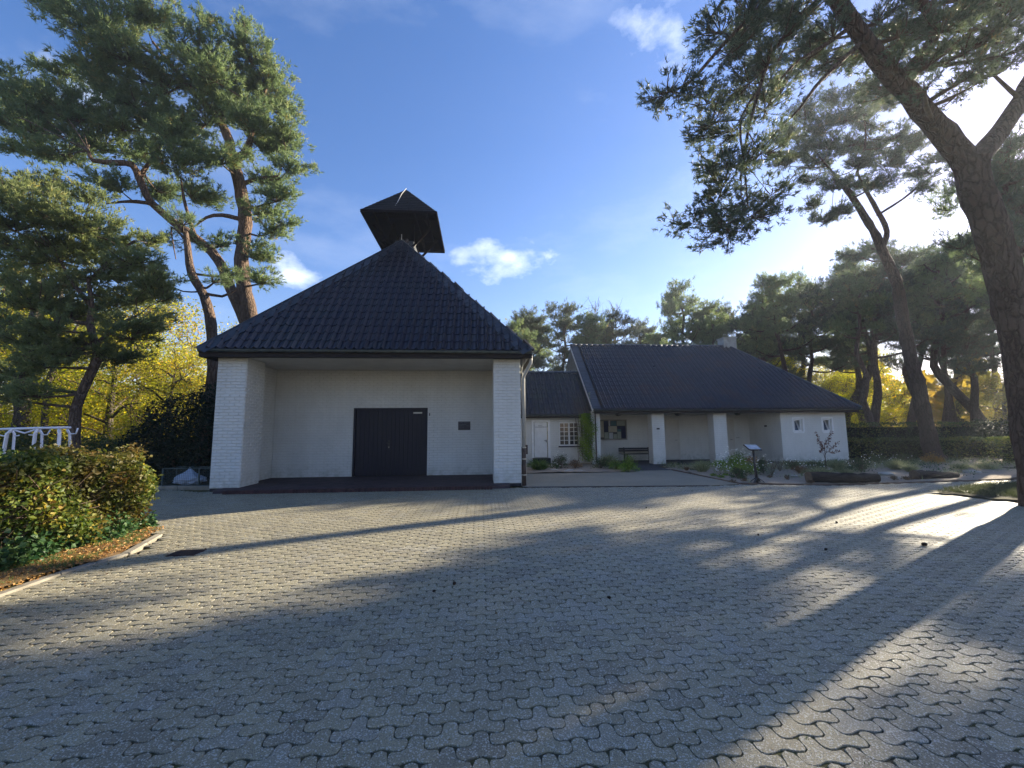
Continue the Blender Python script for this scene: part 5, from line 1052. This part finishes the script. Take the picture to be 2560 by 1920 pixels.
# moss and needles strewn on the paving
n = 2600; C = np.stack([RNG.uniform(-4.3, 9, n), RNG.uniform(1.4, 10.8, n)**1., np.full(n, .003)], 1); A = RNG.normal(size=(n, 3))*[1, 1, .05]
gl = Geo(); gl.tri(*tufts(C, A, 2, .045, .0016, .2, flat=.9)); tag(link('fallen_needles', gl.mesh('fallen_needles'), BROWN), 'dry pine needles strewn thinly over the paving', 'pine needles', None, 'stuff')
n = 420; lv = np.stack([RNG.uniform(-4.3, 9, n), RNG.uniform(1.6, 10.8, n), RNG.uniform(.004, .010, n)], 1); lv[:150, 0] = -4.5+np.abs(RNG.normal(0, .5, 150)); lv[:150, 1] = RNG.uniform(2.2, 6.5, 150)
gl = Geo(); gl.tri(*leaves(lv, .022, .55, flat=.95, tone=RNG.uniform(0, .8, n))); tag(link('scattered_leaves', gl.mesh('scattered_leaves'), BROWN), 'small dry leaves and bark flakes scattered over the paving', 'fallen leaves', None, 'stuff')
C = []
for _ in range(210):
    c = np.array([RNG.uniform(-4.2, 6), RNG.uniform(1.5, 7)]); r_ = int(round(c[1]/PH)); k_ = round(c[0]/(2*PU)); C += [(k_*2*PU+RNG.normal(0, .01)+.5*PU*0, r_*PH+.01+RNG.normal(0, .006), -.006) for _ in range(8)]
C = np.array(C); gl = Geo(); gl.tri(*tufts(C, np.tile([0, 0, 1.], (len(C), 1)), 4, .014, .003, .8)); tag(link('joint_moss', gl.mesh('joint_moss'), GRASSG), 'tiny moss tufts growing in the paving joints', 'moss', None, 'stuff')

# ---- clipped hedges behind the garden
def box_hedge(name, a, b, w, h, n, mat_, label, size=.09):
    a, b = np.array(a, float), np.array(b, float); L = np.linalg.norm(b-a); d = (b-a)/L; q = np.array([-d[1], d[0]]); rt = root(name, (*((a+b)/2), 0), label, 'hedge')
    t = RNG.uniform(0, L, n); s = RNG.choice([0, 1, 2], n, p=[.55, .3, .15]); off = np.where(s == 0, -w/2, np.where(s == 2, w/2, RNG.uniform(-w/2, w/2, n)))+RNG.exponential(.08, n)*np.where(s == 0, 1, np.where(s == 2, -1, 0)); z = np.where(s == 1, h-RNG.exponential(.06, n)+.05*np.sin(t*3), RNG.uniform(.02, h, n))
    off += .06*np.sin(t*2.3)*(s == 0); C = np.stack([a[0]+d[0]*t+q[0]*off, a[1]+d[1]*t+q[1]*off, z], 1); gl = Geo(); gl.tri(*leaves(C, size, .7, tone=np.clip(.5+.25*np.sin(t*1.3)+RNG.normal(0, .2, n), 0, 1))); link('foliage', gl.mesh('foliage'), mat_, rt)
    m = MB(); m.bar((*(a+d*.4), h*.45), (*(b-d*.4), h*.45), w*.55, h*.8); m.obj('inner_twigs', plain(name+'_core', (.02, .022, .012), (.012, .014, .01), .95, .1, 3, 20, .5), rt)
box_hedge('clipped_hedge', (17.3, 19.2), (30, 18.6), .9, 1.0, 9000, HGREEN, 'low clipped green hedge behind the garden bed, right of the wing')
box_hedge('clipped_hedge', (21.8, 16.2), (27, 13.8), .9, 1.05, 6000, m_leaf('hedge_sunlit', [(0, (.05, .08, .02)), (.6, (.11, .14, .035)), (1, (.22, .20, .06))], .4), 'sunlit yellow green hedge section near the huge right trunk')  # lighter copy of the hedge green, sunlight put into the leaf colours
box_hedge('clipped_hedge', (17.8, 24.5), (40, 24), 1.4, 1.8, 9000, HGREEN, 'taller dark hedge in shade behind the low clipped hedge', .11)
pads = [((27.5, 20.5, .9), (1.6, 1.2, 1.1))]; rt = root('dark_shrub', (27.5, 20.5, 0), 'round dark shrub beside the huge right trunk', 'shrub'); gl = Geo(); gl.tri(*blob_leaves(pads, 4500, .11, .6)); link('foliage', gl.mesh('foliage'), RHODO, rt); m = MB(); m.tube([(27.5, 20.5, 0), (27.5, 20.5, 1)], [.08, .04], 6); m.obj('stems', TWIG, rt)

# ---- small plants of the beds
def grass_plant(name, p, h, w, mat_, label, n=260, bl=.010, cat='grass tuft'):
    A = unit(np.stack([RNG.normal(0, w/h*.75, n), RNG.normal(0, w/h*.75, n), np.ones(n)], 1)); ln = h*RNG.uniform(.5, 1.1, n)
    b = np.array(p)+np.stack([RNG.normal(0, w*.13, n), RNG.normal(0, w*.13, n), np.zeros(n)], 1); S_ = unit(np.cross(A, RNG.normal(size=(n, 3))))*bl/2; m_ = b+A*ln[:, None]*.6; t_ = b+A*ln[:, None]; t_[:, :2] += (A[:, :2]*ln[:, None]*.35); t_[:, 2] -= .10*ln
    V = np.stack([b-S_, b+S_, m_+S_*.8, m_-S_*.8, t_], 1).reshape(-1, 3); i = np.arange(n)*5; q = np.stack([i, i+1, i+2, i+3], 1); tr = np.stack([i+3, i+2, i+4], 1)
    tone = RNG.random(n); me = np_mesh(name, V, [q, tr], np.concatenate([tone, tone])); return tag(link(name, me, mat_), label, cat)
def bush(name, p, h, w, mat_, label, n=700, size=.045, flowers=0, cat='shrub', fmat=None, leaf_aspect=.6):
    rt = root(name, p, label, cat); p = np.array(p); gb = Geo()
    for k in range(22):
        a = RNG.uniform(0, 6.28); e_ = p+[math.cos(a)*w*.42*RNG.random(), math.sin(a)*w*.42*RNG.random(), h*RNG.uniform(.6, .98)]; gb.tube(np.array([p, (p+e_)/2+RNG.normal(0, .02, 3), e_]), [.008, .006, .003], 3)
    link('stems', gb.mesh('stems'), TWIG, rt, dict(kind='stuff'))
    nc = 26; q = unit(RNG.normal(size=(nc, 3))); q[:, 2] = np.abs(q[:, 2]); cs = p+q*[w*.42, w*.42, h*.8]*RNG.uniform(.55, 1, (nc, 1))+[0, 0, h*.1]; m = n//nc
    C = (cs[:, None]+RNG.normal(size=(nc, m, 3))*[w*.10, w*.10, h*.10]).reshape(-1, 3); C[:, 2] = np.maximum(C[:, 2], .02); gl = Geo(); gl.tri(*leaves(C, size, leaf_aspect, tone=np.clip(np.repeat(RNG.uniform(.1, .8, nc), m)+RNG.normal(0, .15, nc*m), 0, 1))); link('foliage', gl.mesh('foliage'), mat_, rt)
    if flowers:
        q = unit(RNG.normal(size=(flowers, 3))); q[:, 2] = np.abs(q[:, 2]); C = p+q*[w*.55, w*.55, h*1.08]*RNG.uniform(.85, 1.12, (flowers, 1)); C[:, 2] += h*.08; gf = Geo()
        for c in C: gf.tri(*leaves(c+RNG.normal(0, .008, (4, 3)), .034, .9))
        link('flowers', gf.mesh('flowers'), fmat or PETAL, rt, dict(kind='stuff'))
    return rt
def G3(u, v): p = gnd(u, v); p[2] = 0.; return p
def sc_(p): return p[1]/F
def gt(u, v, hp, wp, mat_, label, n=260, bl=.010): p = G3(u, v); s = sc_(p)*1.2; n = int(n*1.3); return grass_plant('grass_tuft', p, hp*s, wp*s*.5, mat_, label, n, bl)
def bs_(u, v, hp, wp, mat_, label, n=700, size=.045, flowers=0, **kw): p = G3(u, v); s = sc_(p)*1.2; n = int(n*1.25); return bush(kw.pop('name', 'garden_shrub'), p, hp*s, wp*s, mat_, label, n, size, flowers, **kw)
gt(1348, 1176, 30, 60, GRASSG, 'green grass clump in front of the link door', 500, .016)
bs_(1402, 1172, 32, 40, BUSHD, 'dark green shrub with white umbels under the link window', 900, .05, 26)
bs_(1438, 1172, 22, 34, BROWN, 'brownish fading shrub left of the climbing plant', 500, .045)
bs_(1503, 1172, 28, 46, BUSHD, 'dark low shrub right of the climbing plant', 900, .045)
gt(1520, 1166, 34, 40, GRASSP, 'pale beige feathery grass behind the dark low shrub', 300, .012)
bs_(1540, 1175, 24, 34, BUSHB, 'small bright green shrub left of the bright corner bush', 700, .045)
bs_(1572, 1178, 34, 44, BUSHB, 'bright green bush at the corner of the porch path', 1300, .045)
gt(1330, 1160, 16, 30, GRASSP, 'thin pale weeds at the chapel corner bed', 150, .01)
gt(1755, 1181, 32, 46, GRASSP, 'pale green grass tuft near the second porch pillar', 420, .013)
bs_(1800, 1172, 22, 40, BUSHB, 'low yellow green plant left of the big daisy bush', 600, .04)
bs_(1842, 1182, 46, 78, BUSHB, 'big bush full of small white daisies left of the lectern', 2200, .045, 150, name='daisy_bush')
bs_(1845, 1196, 26, 34, BUSHD, 'dense green bush in front of the big daisy bush', 900, .04)
for (u, v, lab) in ((1783, 1190, 'flat green cushion plant nearest the porch path'), (1802, 1194, 'middle one of three green cushion plants'), (1814, 1189, 'rightmost of three green cushion plants')): bs_(u, v, 6, 16, BUSHB, lab, 300, .03, name='cushion_plant', cat='cushion plant')
bs_(1880, 1160, 20, 30, ORNL, 'rust orange plant behind the lectern', 500, .045)
bs_(1908, 1184, 34, 36, BUSHD, 'green flowering bush just right of the lectern pole', 1000, .04, 34)
bs_(1930, 1190, 32, 32, LAV, 'grey lavender bush right of the lectern', 900, .03, leaf_aspect=.25)
bs_(1950, 1178, 26, 34, LAV, 'second grey green bush behind the lavender', 700, .035, leaf_aspect=.3)
bs_(1980, 1174, 22, 42, BUSHD, 'low dark bush with white blooms below the first small window', 800, .04, 22)
bs_(2040, 1176, 22, 46, BUSHD, 'low dark bush with white blooms below the reddish sapling', 800, .04, 26)
gt(2050, 1197, 34, 54, GRASSP, 'pale grass tuft in front of the first log', 480, .013)
gt(2094, 1178, 32, 44, GRASSP, 'pale grass tuft between sapling and wing corner', 420, .013)
gt(2113, 1188, 20, 30, GRASSP, 'short golden grass behind the first log', 240, .012)
bs_(2152, 1180, 32, 50, BUSHD, 'leafy green shrub right of the wing corner', 1000, .045, 12)
bs_(1925, 1196, 8, 16, BROWN, 'small brown tuft beside the lavender', 160, .03, name='brown_tuft', cat='plant'); bs_(1968, 1200, 12, 14, BROWN, 'upright brown seedling in bare sand right of the lectern', 140, .03, name='brown_tuft', cat='plant')
bs_(1832, 1206, 7, 18, BROWN, 'withered tuft at the bed edge left of the lectern', 160, .03, name='brown_tuft', cat='plant'); bs_(1862, 1204, 8, 16, BROWN, 'dark tuft between daisy bush and lectern foot', 160, .03, name='brown_tuft', cat='plant'); bs_(2028, 1208, 8, 18, BROWN, 'brown tuft at the left end of the first log', 160, .03, name='brown_tuft', cat='plant')
gt(2003, 1184, 22, 34, BROWN, 'brownish sedge in the middle of the garden bed', 260, .012); gt(1716, 1176, 12, 20, BROWN, 'thin brown seedling beside the porch path', 90, .01)
gt(2240, 1176, 30, 44, GRASSP, 'pale green tuft behind the gap between the logs', 380, .013); gt(2276, 1180, 24, 40, GRASSP, 'low yellowish tuft left of the second log', 300, .013)
bs_(2330, 1158, 26, 40, ORNL, 'orange tinted shrub at the foot of the leaning pine', 800, .05)
bs_(2195, 1160, 22, 50, BUSHD, 'green shrub with white blooms in front of the low clipped hedge', 800, .045, 24); bs_(2260, 1158, 20, 50, BUSHD, 'green shrub with white blooms left of the leaning pine', 800, .045, 20)
gt(2400, 1172, 20, 60, GRASSP, 'grass patch behind the second log', 380, .014); gt(2470, 1172, 18, 60, GRASSP, 'grass patch near the huge right trunk', 380, .014); bs_(2140, 1204, 8, 24, BROWN, 'low tuft behind the middle of the first log', 200, .03, name='brown_tuft', cat='plant')
bs_(2235, 1200, 10, 18, BROWN, 'small tuft just right of the first log', 200, .03, name='brown_tuft', cat='plant'); bs_(2265, 1200, 10, 22, BROWN, 'small tuft halfway between the logs', 200, .03, name='brown_tuft', cat='plant'); bs_(2292, 1200, 9, 16, BROWN, 'small tuft just left of the second log', 200, .03, name='brown_tuft', cat='plant')
# low herbs spread between the single plants, thicker towards the wing
n = 5200; xx = RNG.uniform(7.5, 22, n); yy = RNG.uniform(11.3, 17.6, n); dn_ = (np.sin(xx*2.1+yy)+np.sin(yy*2.7-xx*1.3)+RNG.normal(0, .7, n)+(yy-14.2)*.55) > .9; C = np.stack([xx[dn_], yy[dn_], np.full(dn_.sum(), .02)], 1)
gl = Geo(); gl.tri(*tufts(C, np.tile([0, 0, 1.], (len(C), 1)), 5, .17, .014, .7)); tag(link('ground_cover', gl.mesh('ground_cover'), GRASSP), 'low pale herbs and grasses spread over the sandy garden bed', 'ground cover', None, 'stuff')
n = 2600; C = np.stack([RNG.uniform(7.5, 22, n), RNG.uniform(11.3, 17.6, n), RNG.uniform(.02, .12, n)], 1); C = C[(np.sin(C[:, 0]*1.7-C[:, 1])+RNG.normal(0, .6, n)+(C[:, 1]-14)*.4) > .8]
gl = Geo(); gl.tri(*leaves(np.repeat(C, 3, 0)+RNG.normal(0, .06, (len(C)*3, 3))*[1, 1, .4], .06)); tag(link('low_herbs', gl.mesh('low_herbs'), BUSHD), 'dark green low herbs between the garden plants', 'herbs', None, 'stuff')
# field stones lying in the beds
for (u, v, sz, lb) in [(1385, 1176, .20, 'pale flat stone in the bed under the link window'), (1422, 1178, .26, 'larger pale stone left of the climbing plant'), (1448, 1178, .16, 'small pale stone below the climbing plant'), (1905, 1168, .2, 'flat pale stone behind the lectern'), (2010, 1168, .22, 'pale stone below the wing windows'), (1985, 1190, .14, 'small stone in bare sand left of the first log'), (2215, 1185, .24, 'flat pale stone behind the gap between the logs'), (2300, 1190, .15, 'small stone left of the second log'), (2430, 1180, .26, 'pale flat stone near the huge right trunk')]:
    b_ = bmesh.new(); bmesh.ops.create_icosphere(b_, subdivisions=2, radius=1); ph = random.uniform(0, 6)
    for vv in b_.verts: c = vv.co; k = 1+.16*math.sin(c.x*3+ph)+.12*math.sin(c.y*4-ph)+random.uniform(-.05, .05); vv.co = Vector((c.x*sz*k, c.y*sz*.7*k, c.z*sz*.28*k))
    me = bpy.data.meshes.new('field_stone'); b_.to_mesh(me); b_.free(); o = link('field_stone', me, STONE); o.location = gnd(u, v, .02); o.rotation_euler = (0, 0, ph); tag(o, lb, 'stone')
# reddish sapling
p = G3(2066, 1178); rt = root('sapling', p, 'young sapling with dark red leaves in front of the wing wall', 'sapling'); gb = Geo(); gl = Geo(); top = p+[0, 0, 1.35]
tips = [at(2040, 1082, p[1]), at(2078, 1078, p[1]), at(2095, 1105, p[1]), at(2098, 1128, p[1]), at(2052, 1110, p[1]), at(2050, 1130, p[1]), at(2070, 1095, p[1])]
gb.tube(np.array([p, p+[0, 0, .5], p+[.02, 0, .95]]), [.016, .013, .009], 6)
for i, t in enumerate(tips):
    s = p+[0, 0, .45+.08*i]; P_ = catmull([s, (s+t)/2+[0, 0, -.03], t], [.008, .006, .003], .08)[0]; gb.tube(P_, np.linspace(.008, .003, len(P_)), 4); C = np.repeat(P_[len(P_)//3:], 9, 0)+RNG.normal(0, .028, (len(P_[len(P_)//3:])*9, 3)); gl.tri(*leaves(C, .06, .6))
link('stems', gb.mesh('stems'), TWIG, rt); link('foliage', gl.mesh('foliage'), REDL, rt)
# climbing plant on the gable corner
rt = root('climbing_plant', (4.55, 17.85, 0), 'green climbing plant hanging over the wing corner beside the link window', 'climbing plant'); gl = Geo(); gb = Geo()
n = 5200; t = RNG.random(n)**.8; z = .15+t*2.1; cx = np.where(z > 1.2, 4.62, 4.62-.05*(1.2-z)); wv = .10+.16*np.sin(np.pi*np.clip(1-z/2.4, 0, 1))**.8; C = np.stack([cx+RNG.normal(0, 1, n)*wv*.7+.06*np.sin(z*5), 17.80+RNG.normal(0, .07, n), z], 1)
gl.tri(*leaves(C, .055, .6, tone=np.clip(.55+.3*np.sin(z*6+C[:, 0]*9)+RNG.normal(0, .15, n), 0, 1))); link('foliage', gl.mesh('foliage'), BUSHB, rt)
for k in range(60):
    x = RNG.uniform(4.2, 4.80); z0 = RNG.uniform(.1, .6); z1 = RNG.uniform(1.8, 3.3); xx = 4.83 if z1 > 2.3 else x
    P_ = catmull([(x, 17.86, z0), (x+RNG.normal(0, .08), 17.84, (z0+z1)/2), (min(x+RNG.normal(0, .12), 4.82), 17.9+max(0, z1-2.2)*.8, z1)], [.006, .005, .003], .2)[0]; gb.tube(P_, np.full(len(P_), .005), 3)
link('stems', gb.mesh('stems'), TWIG, rt)
n = 500; C = np.stack([np.full(n, 4.83), RNG.uniform(17.95, 19.0, n), RNG.uniform(2.2, 3.2, n)], 1); gl = Geo(); gl.tri(*leaves(C, .05, .6)); link('wall_foliage', gl.mesh('wall_foliage'), GRASSP, rt)

# ============================================================ LOOSE OBJECTS
# lectern-like information stand
p = gnd(1893, 1207); yy = p[1]; st = root('information_stand', p, 'dark metal stand with tilted glossy information panel in the garden bed', 'information stand')
m = MB(); m.tube([(p[0], yy, 0), (p[0]-.03, yy, .45), (p[0]-.05, yy, .93)], [.042, .034, .030], 10); m.obj('pole', BLACK, st, smooth=True)
for a in (-.5, .55, 2.6, 3.7): m = MB(); m.bar((p[0], yy, .17), (p[0]+math.cos(a)*.20, yy+math.sin(a)*.2, .0), .045, .02); m.obj('foot', BLACK, st)
q = Vector((p[0]-.06, yy, 1.0)); ux = Vector((1, .12, -.03)).normalized(); uy = Vector((-.1, .82, .52)).normalized(); uz = ux.cross(uy)
m = MB(); m.prism([q-ux*.215-uy*.135-uz*.02, q+ux*.215-uy*.135-uz*.02, q+ux*.215+uy*.135-uz*.02, q-ux*.215+uy*.135-uz*.02], uz*.032); m.obj('panel_frame', BLACK, st, bevel=.008)
m = MB(); m.prism([q-ux*.19-uy*.11+uz*.013, q+ux*.19-uy*.11+uz*.013, q+ux*.19+uy*.11+uz*.013, q-ux*.19+uy*.11+uz*.013], uz*.003); m.obj('panel', plain('info_panel', (.34, .42, .48), (.22, .28, .34), .18, .6, 9, 10, 0), st)
m = MB(); m.prism([q-ux*.12-uy*.10-uz*.05, q+ux*.12-uy*.10-uz*.05, q+ux*.05+uy*.04-uz*.11, q-ux*.05+uy*.04-uz*.11], uz*.03); m.obj('bracket', BLACK, st)
# logs
def log(a, b, r0, r1, label, taper=False):
    a, b = Vector(a), Vector(b); rt = root('log', (a+b)/2*1., label, 'log'); P_ = np.array([a.lerp(b, t)+Vector((0, 0, 0)) for t in np.linspace(0, 1, 12)]); R_ = np.linspace(r0, r1, 12)*(1+RNG.normal(0, .05, 12)); P_[:, 2] = R_*.82+.0; V, Fc = tube_np(P_, R_, 18)
    ax = np.repeat(P_, 18, 0); V = ax+(V-ax)*(1+RNG.normal(0, .045, (len(V), 1))); link('bark', np_mesh('bark', V, [Fc], np.zeros(len(Fc)), True), LOG, rt)
    for e_, s in ((0, -1), (11, 1)):
        m = MB(); vs = [V[e_*18+i]*.97+P_[e_]*.03 for i in range(18)]; m.prism(vs, (b-a).normalized()*.012*s); m.obj('cut_end', LOGE, rt)
    return rt
log((9.35, 11.35, 0), (11.25, 11.15, 0), .155, .12, 'thick dark log lying along the bed edge left of the other log')
log((12.85, 11.55, 0), (14.6, 11.85, 0), .15, .075, 'tapering dark log lying near the right end of the bed')
# pine cones on the paving
cone = MB()
for ring in range(6):
    z = ring/5; rad = .020*math.sin(math.pi*(.18+.75*z))**.8; k = 7
    for i in range(k):
        a = i*2*math.pi/k+ring*.45; c = Vector((math.cos(a)*rad*.5, math.sin(a)*rad*.5, z*.05-.0)); t = Vector((math.cos(a)*rad*1.25, math.sin(a)*rad*1.25, z*.05+.006)); s_ = Vector((-math.sin(a), math.cos(a), 0))*.0065
        cone.add([c-s_, c+s_, t+s_*.6, t-s_*.6, c-s_+Vector((0, 0, .008)), c+s_+Vector((0, 0, .008))], [(0, 1, 2, 3), (4, 3, 2, 5), (0, 3, 4), (1, 5, 2)])
cm = cone.mesh('pine_cone')
cm.materials.append(CONE)
for i, (u, v, lab) in enumerate([(2305, 1361, 'largest pine cone, close above the big trunk shadow'), (2061, 1374, 'pine cone in the middle right of the paving'), (1896, 1338, 'pine cone on the paving below the information stand'), (1900, 1283, 'pine cone a little below the garden bed edge'), (1617, 1269, 'pine cone near the right end of the drainage channel'), (1729, 1227, 'pine cone just below the drainage channel end'), (1081, 1478, 'left one of two pine cones in the dark foreground shade'), (1134, 1460, 'right one of two pine cones in the dark foreground shade'), (1527, 1494, 'pale brown pine cone near the middle of the paving'), (2092, 1305, 'pine cone among the light patches at right'), (347, 1383, 'pine cone beside the verge kerb'), (352, 1332, 'pine cone near the end of the hedge')]):
    o = bpy.data.objects.new('pine_cone', cm); COL.objects.link(o); p = gnd(u, v, .012); o.location = p; o.rotation_euler = (1.4+random.uniform(-.2, .2), 0, i*1.3); s_ = 1.15 if i == 0 else random.uniform(.5, .75); o.scale = (s_,)*3; tag(o, lab, 'pine cone', 'pine cones on the paving')
# manhole cover
p = gnd(467, 1382); mh = root('manhole_cover', p, 'square rusty drain cover set in the paving near the hedge', 'drain cover'); m = MB(); m.box((p[0]-.17, p[1]-.13, -.005), (p[0]+.17, p[1]+.13, .0055)); m.obj('cover', CLINK, mh)
m = MB()
for i in range(7): m.box((p[0]-.15, p[1]-.115+i*.035, .006), (p[0]+.15, p[1]-.10+i*.035, .010))
m.obj('ribs', RUST, mh)
# wire cage with plastic rubbish bag
cg = root('wire_basket', (-8.5, 12.9, 0), 'low wire mesh basket standing in shade beside the left pillar', 'basket')
m = MB(); xa, xb, ya, yb2, zh = -9.15, -7.72, 12.80, 13.35, .52
for x in (xa, -8.15, xb):
    for y_ in (ya, yb2): m.bar((x, y_, 0), (x, y_, zh), .035)
for z in (.03, zh):
    m.bar((xa, ya, z), (xb, ya, z), .025); m.bar((xa, yb2, z), (xb, yb2, z), .025); m.bar((xa, ya, z), (xa, yb2, z), .025); m.bar((xb, ya, z), (xb, yb2, z), .025)
m.obj('frame', MESHG, cg); m = MB()
for k in range(29): x = xa+k*(xb-xa)/28; m.bar((x, ya, .03), (x, ya, zh), .004); m.bar((x, yb2, .03), (x, yb2, zh), .004)
for k in range(11): z = .03+k*.049; m.bar((xa, ya, z), (xb, ya, z), .004); m.bar((xa, yb2, z), (xb, yb2, z), .004); m.bar((xa, ya, z), (xa, yb2, z), .004)
m.obj('wire_mesh', MESHG, cg, kind='stuff')
bmx = bmesh.new(); bmesh.ops.create_icosphere(bmx, subdivisions=4, radius=1)
for v in bmx.verts:
    c = v.co.copy(); n_ = .12*math.sin(c.x*9+c.z*4)+.10*math.sin(c.y*11-c.z*7)+.08*math.sin(c.z*13+c.x*5); k = 1+n_; v.co = Vector((c.x*.42*k, c.y*.2*k, (c.z*.15*k if c.z < 0.35 else .05+(c.z-.35)*.48))); 
    if c.z > .35: v.co.x *= max(.10, 1-(c.z-.35)*1.5); v.co.y *= max(.12, 1-(c.z-.35)*1.5)
bme = bpy.data.meshes.new('rubbish_bag'); bmx.to_mesh(bme); bmx.free(); bme.polygons.foreach_set('use_smooth', [True]*len(bme.polygons)); o = link('rubbish_bag', bme, BAG); o.location = (-8.6, 13.07, .17); tag(o, 'crumpled pale plastic bag lying in the wire basket', 'plastic bag')
# white tubular rack
rk = root('tube_rack', (-9.2, 9.2, 0), 'white tubular steel rack of bent pipes showing above the hedge', 'rack'); y0 = 9.0
def rp(u, v, dy=0.): p = at(u, v, y0+dy); return tuple(p)
m = MB(); m.tube([rp(-60, 1075, .0), rp(100, 1070), rp(176, 1069)], .024, 8); m.obj('top_rail', TUBEW, rk, smooth=True)
for (u0, u1, ub, s) in ((32, 18, 6, 1), (95, 88, 84, 1), (148, 149, 150, 1)): m = MB(); a = rp(u0, 1073); b = rp(u1, 1084); m.tube([a, b, (rp(ub, 1120)[0], y0, .62), (rp(ub, 1120)[0]-.06, y0, 0)], .029, 8); m.obj('post', TUBEW, rk, smooth=True)
for (u0, u1, ub) in ((28, 36, 37), (98, 105, 110), (168, 174, 186)): m = MB(); a = rp(u0, 1074, .45); b = rp(u1, 1084, .5); m.tube([a, b, (rp(ub, 1120, .5)[0], y0+.5, .55), (rp(ub, 1120, .5)[0], y0+.5, 0)], .024, 8); m.obj('post', TUBEW, rk, smooth=True)
for (a_, b_, c_) in (((105, 1087), (118, 1087), (126, 1074)), ((176, 1085), (190, 1084), (195, 1070)), ((72, 1087), (88, 1088), (92, 1087)), ((-5, 1087), (10, 1090), (18, 1089)), ((38, 1090), (46, 1089), (48, 1088))): m = MB(); m.tube([rp(*a_), rp(*b_), rp(*c_)], .013, 6); m.obj('hook', TUBEW, rk, smooth=True)
m = MB(); m.tube([rp(36, 1075), rp(62, 1083), rp(88, 1074)], .018, 6); m.obj('cross_tube', TUBEW, rk, smooth=True)
# added volume imitating lens glare: one even closed box round the whole place
hz_ = MB(); hz_.box((-405, -305, -1.1), (405, 605, 32)); hm = bpy.data.materials.new('glare_haze'); hm.use_nodes = True; hn = hm.node_tree; hn.nodes.clear()
hv = hn.nodes.new('ShaderNodeVolumePrincipled'); hv.inputs['Density'].default_value = .0009; hv.inputs['Color'].default_value = (.80, .88, 1, 1); hv.inputs['Anisotropy'].default_value = .5
ho = hn.nodes.new('ShaderNodeOutputMaterial'); hn.links.new(hv.outputs[0], ho.inputs['Volume']); hz_.obj('added_glare_haze', hm, kind='stuff')
tot = sum(len(o.data.polygons) for o in {o.data: o for o in COL.objects if o.type == 'MESH'}.values()); print('polys', tot, 'objects', len(COL.objects))
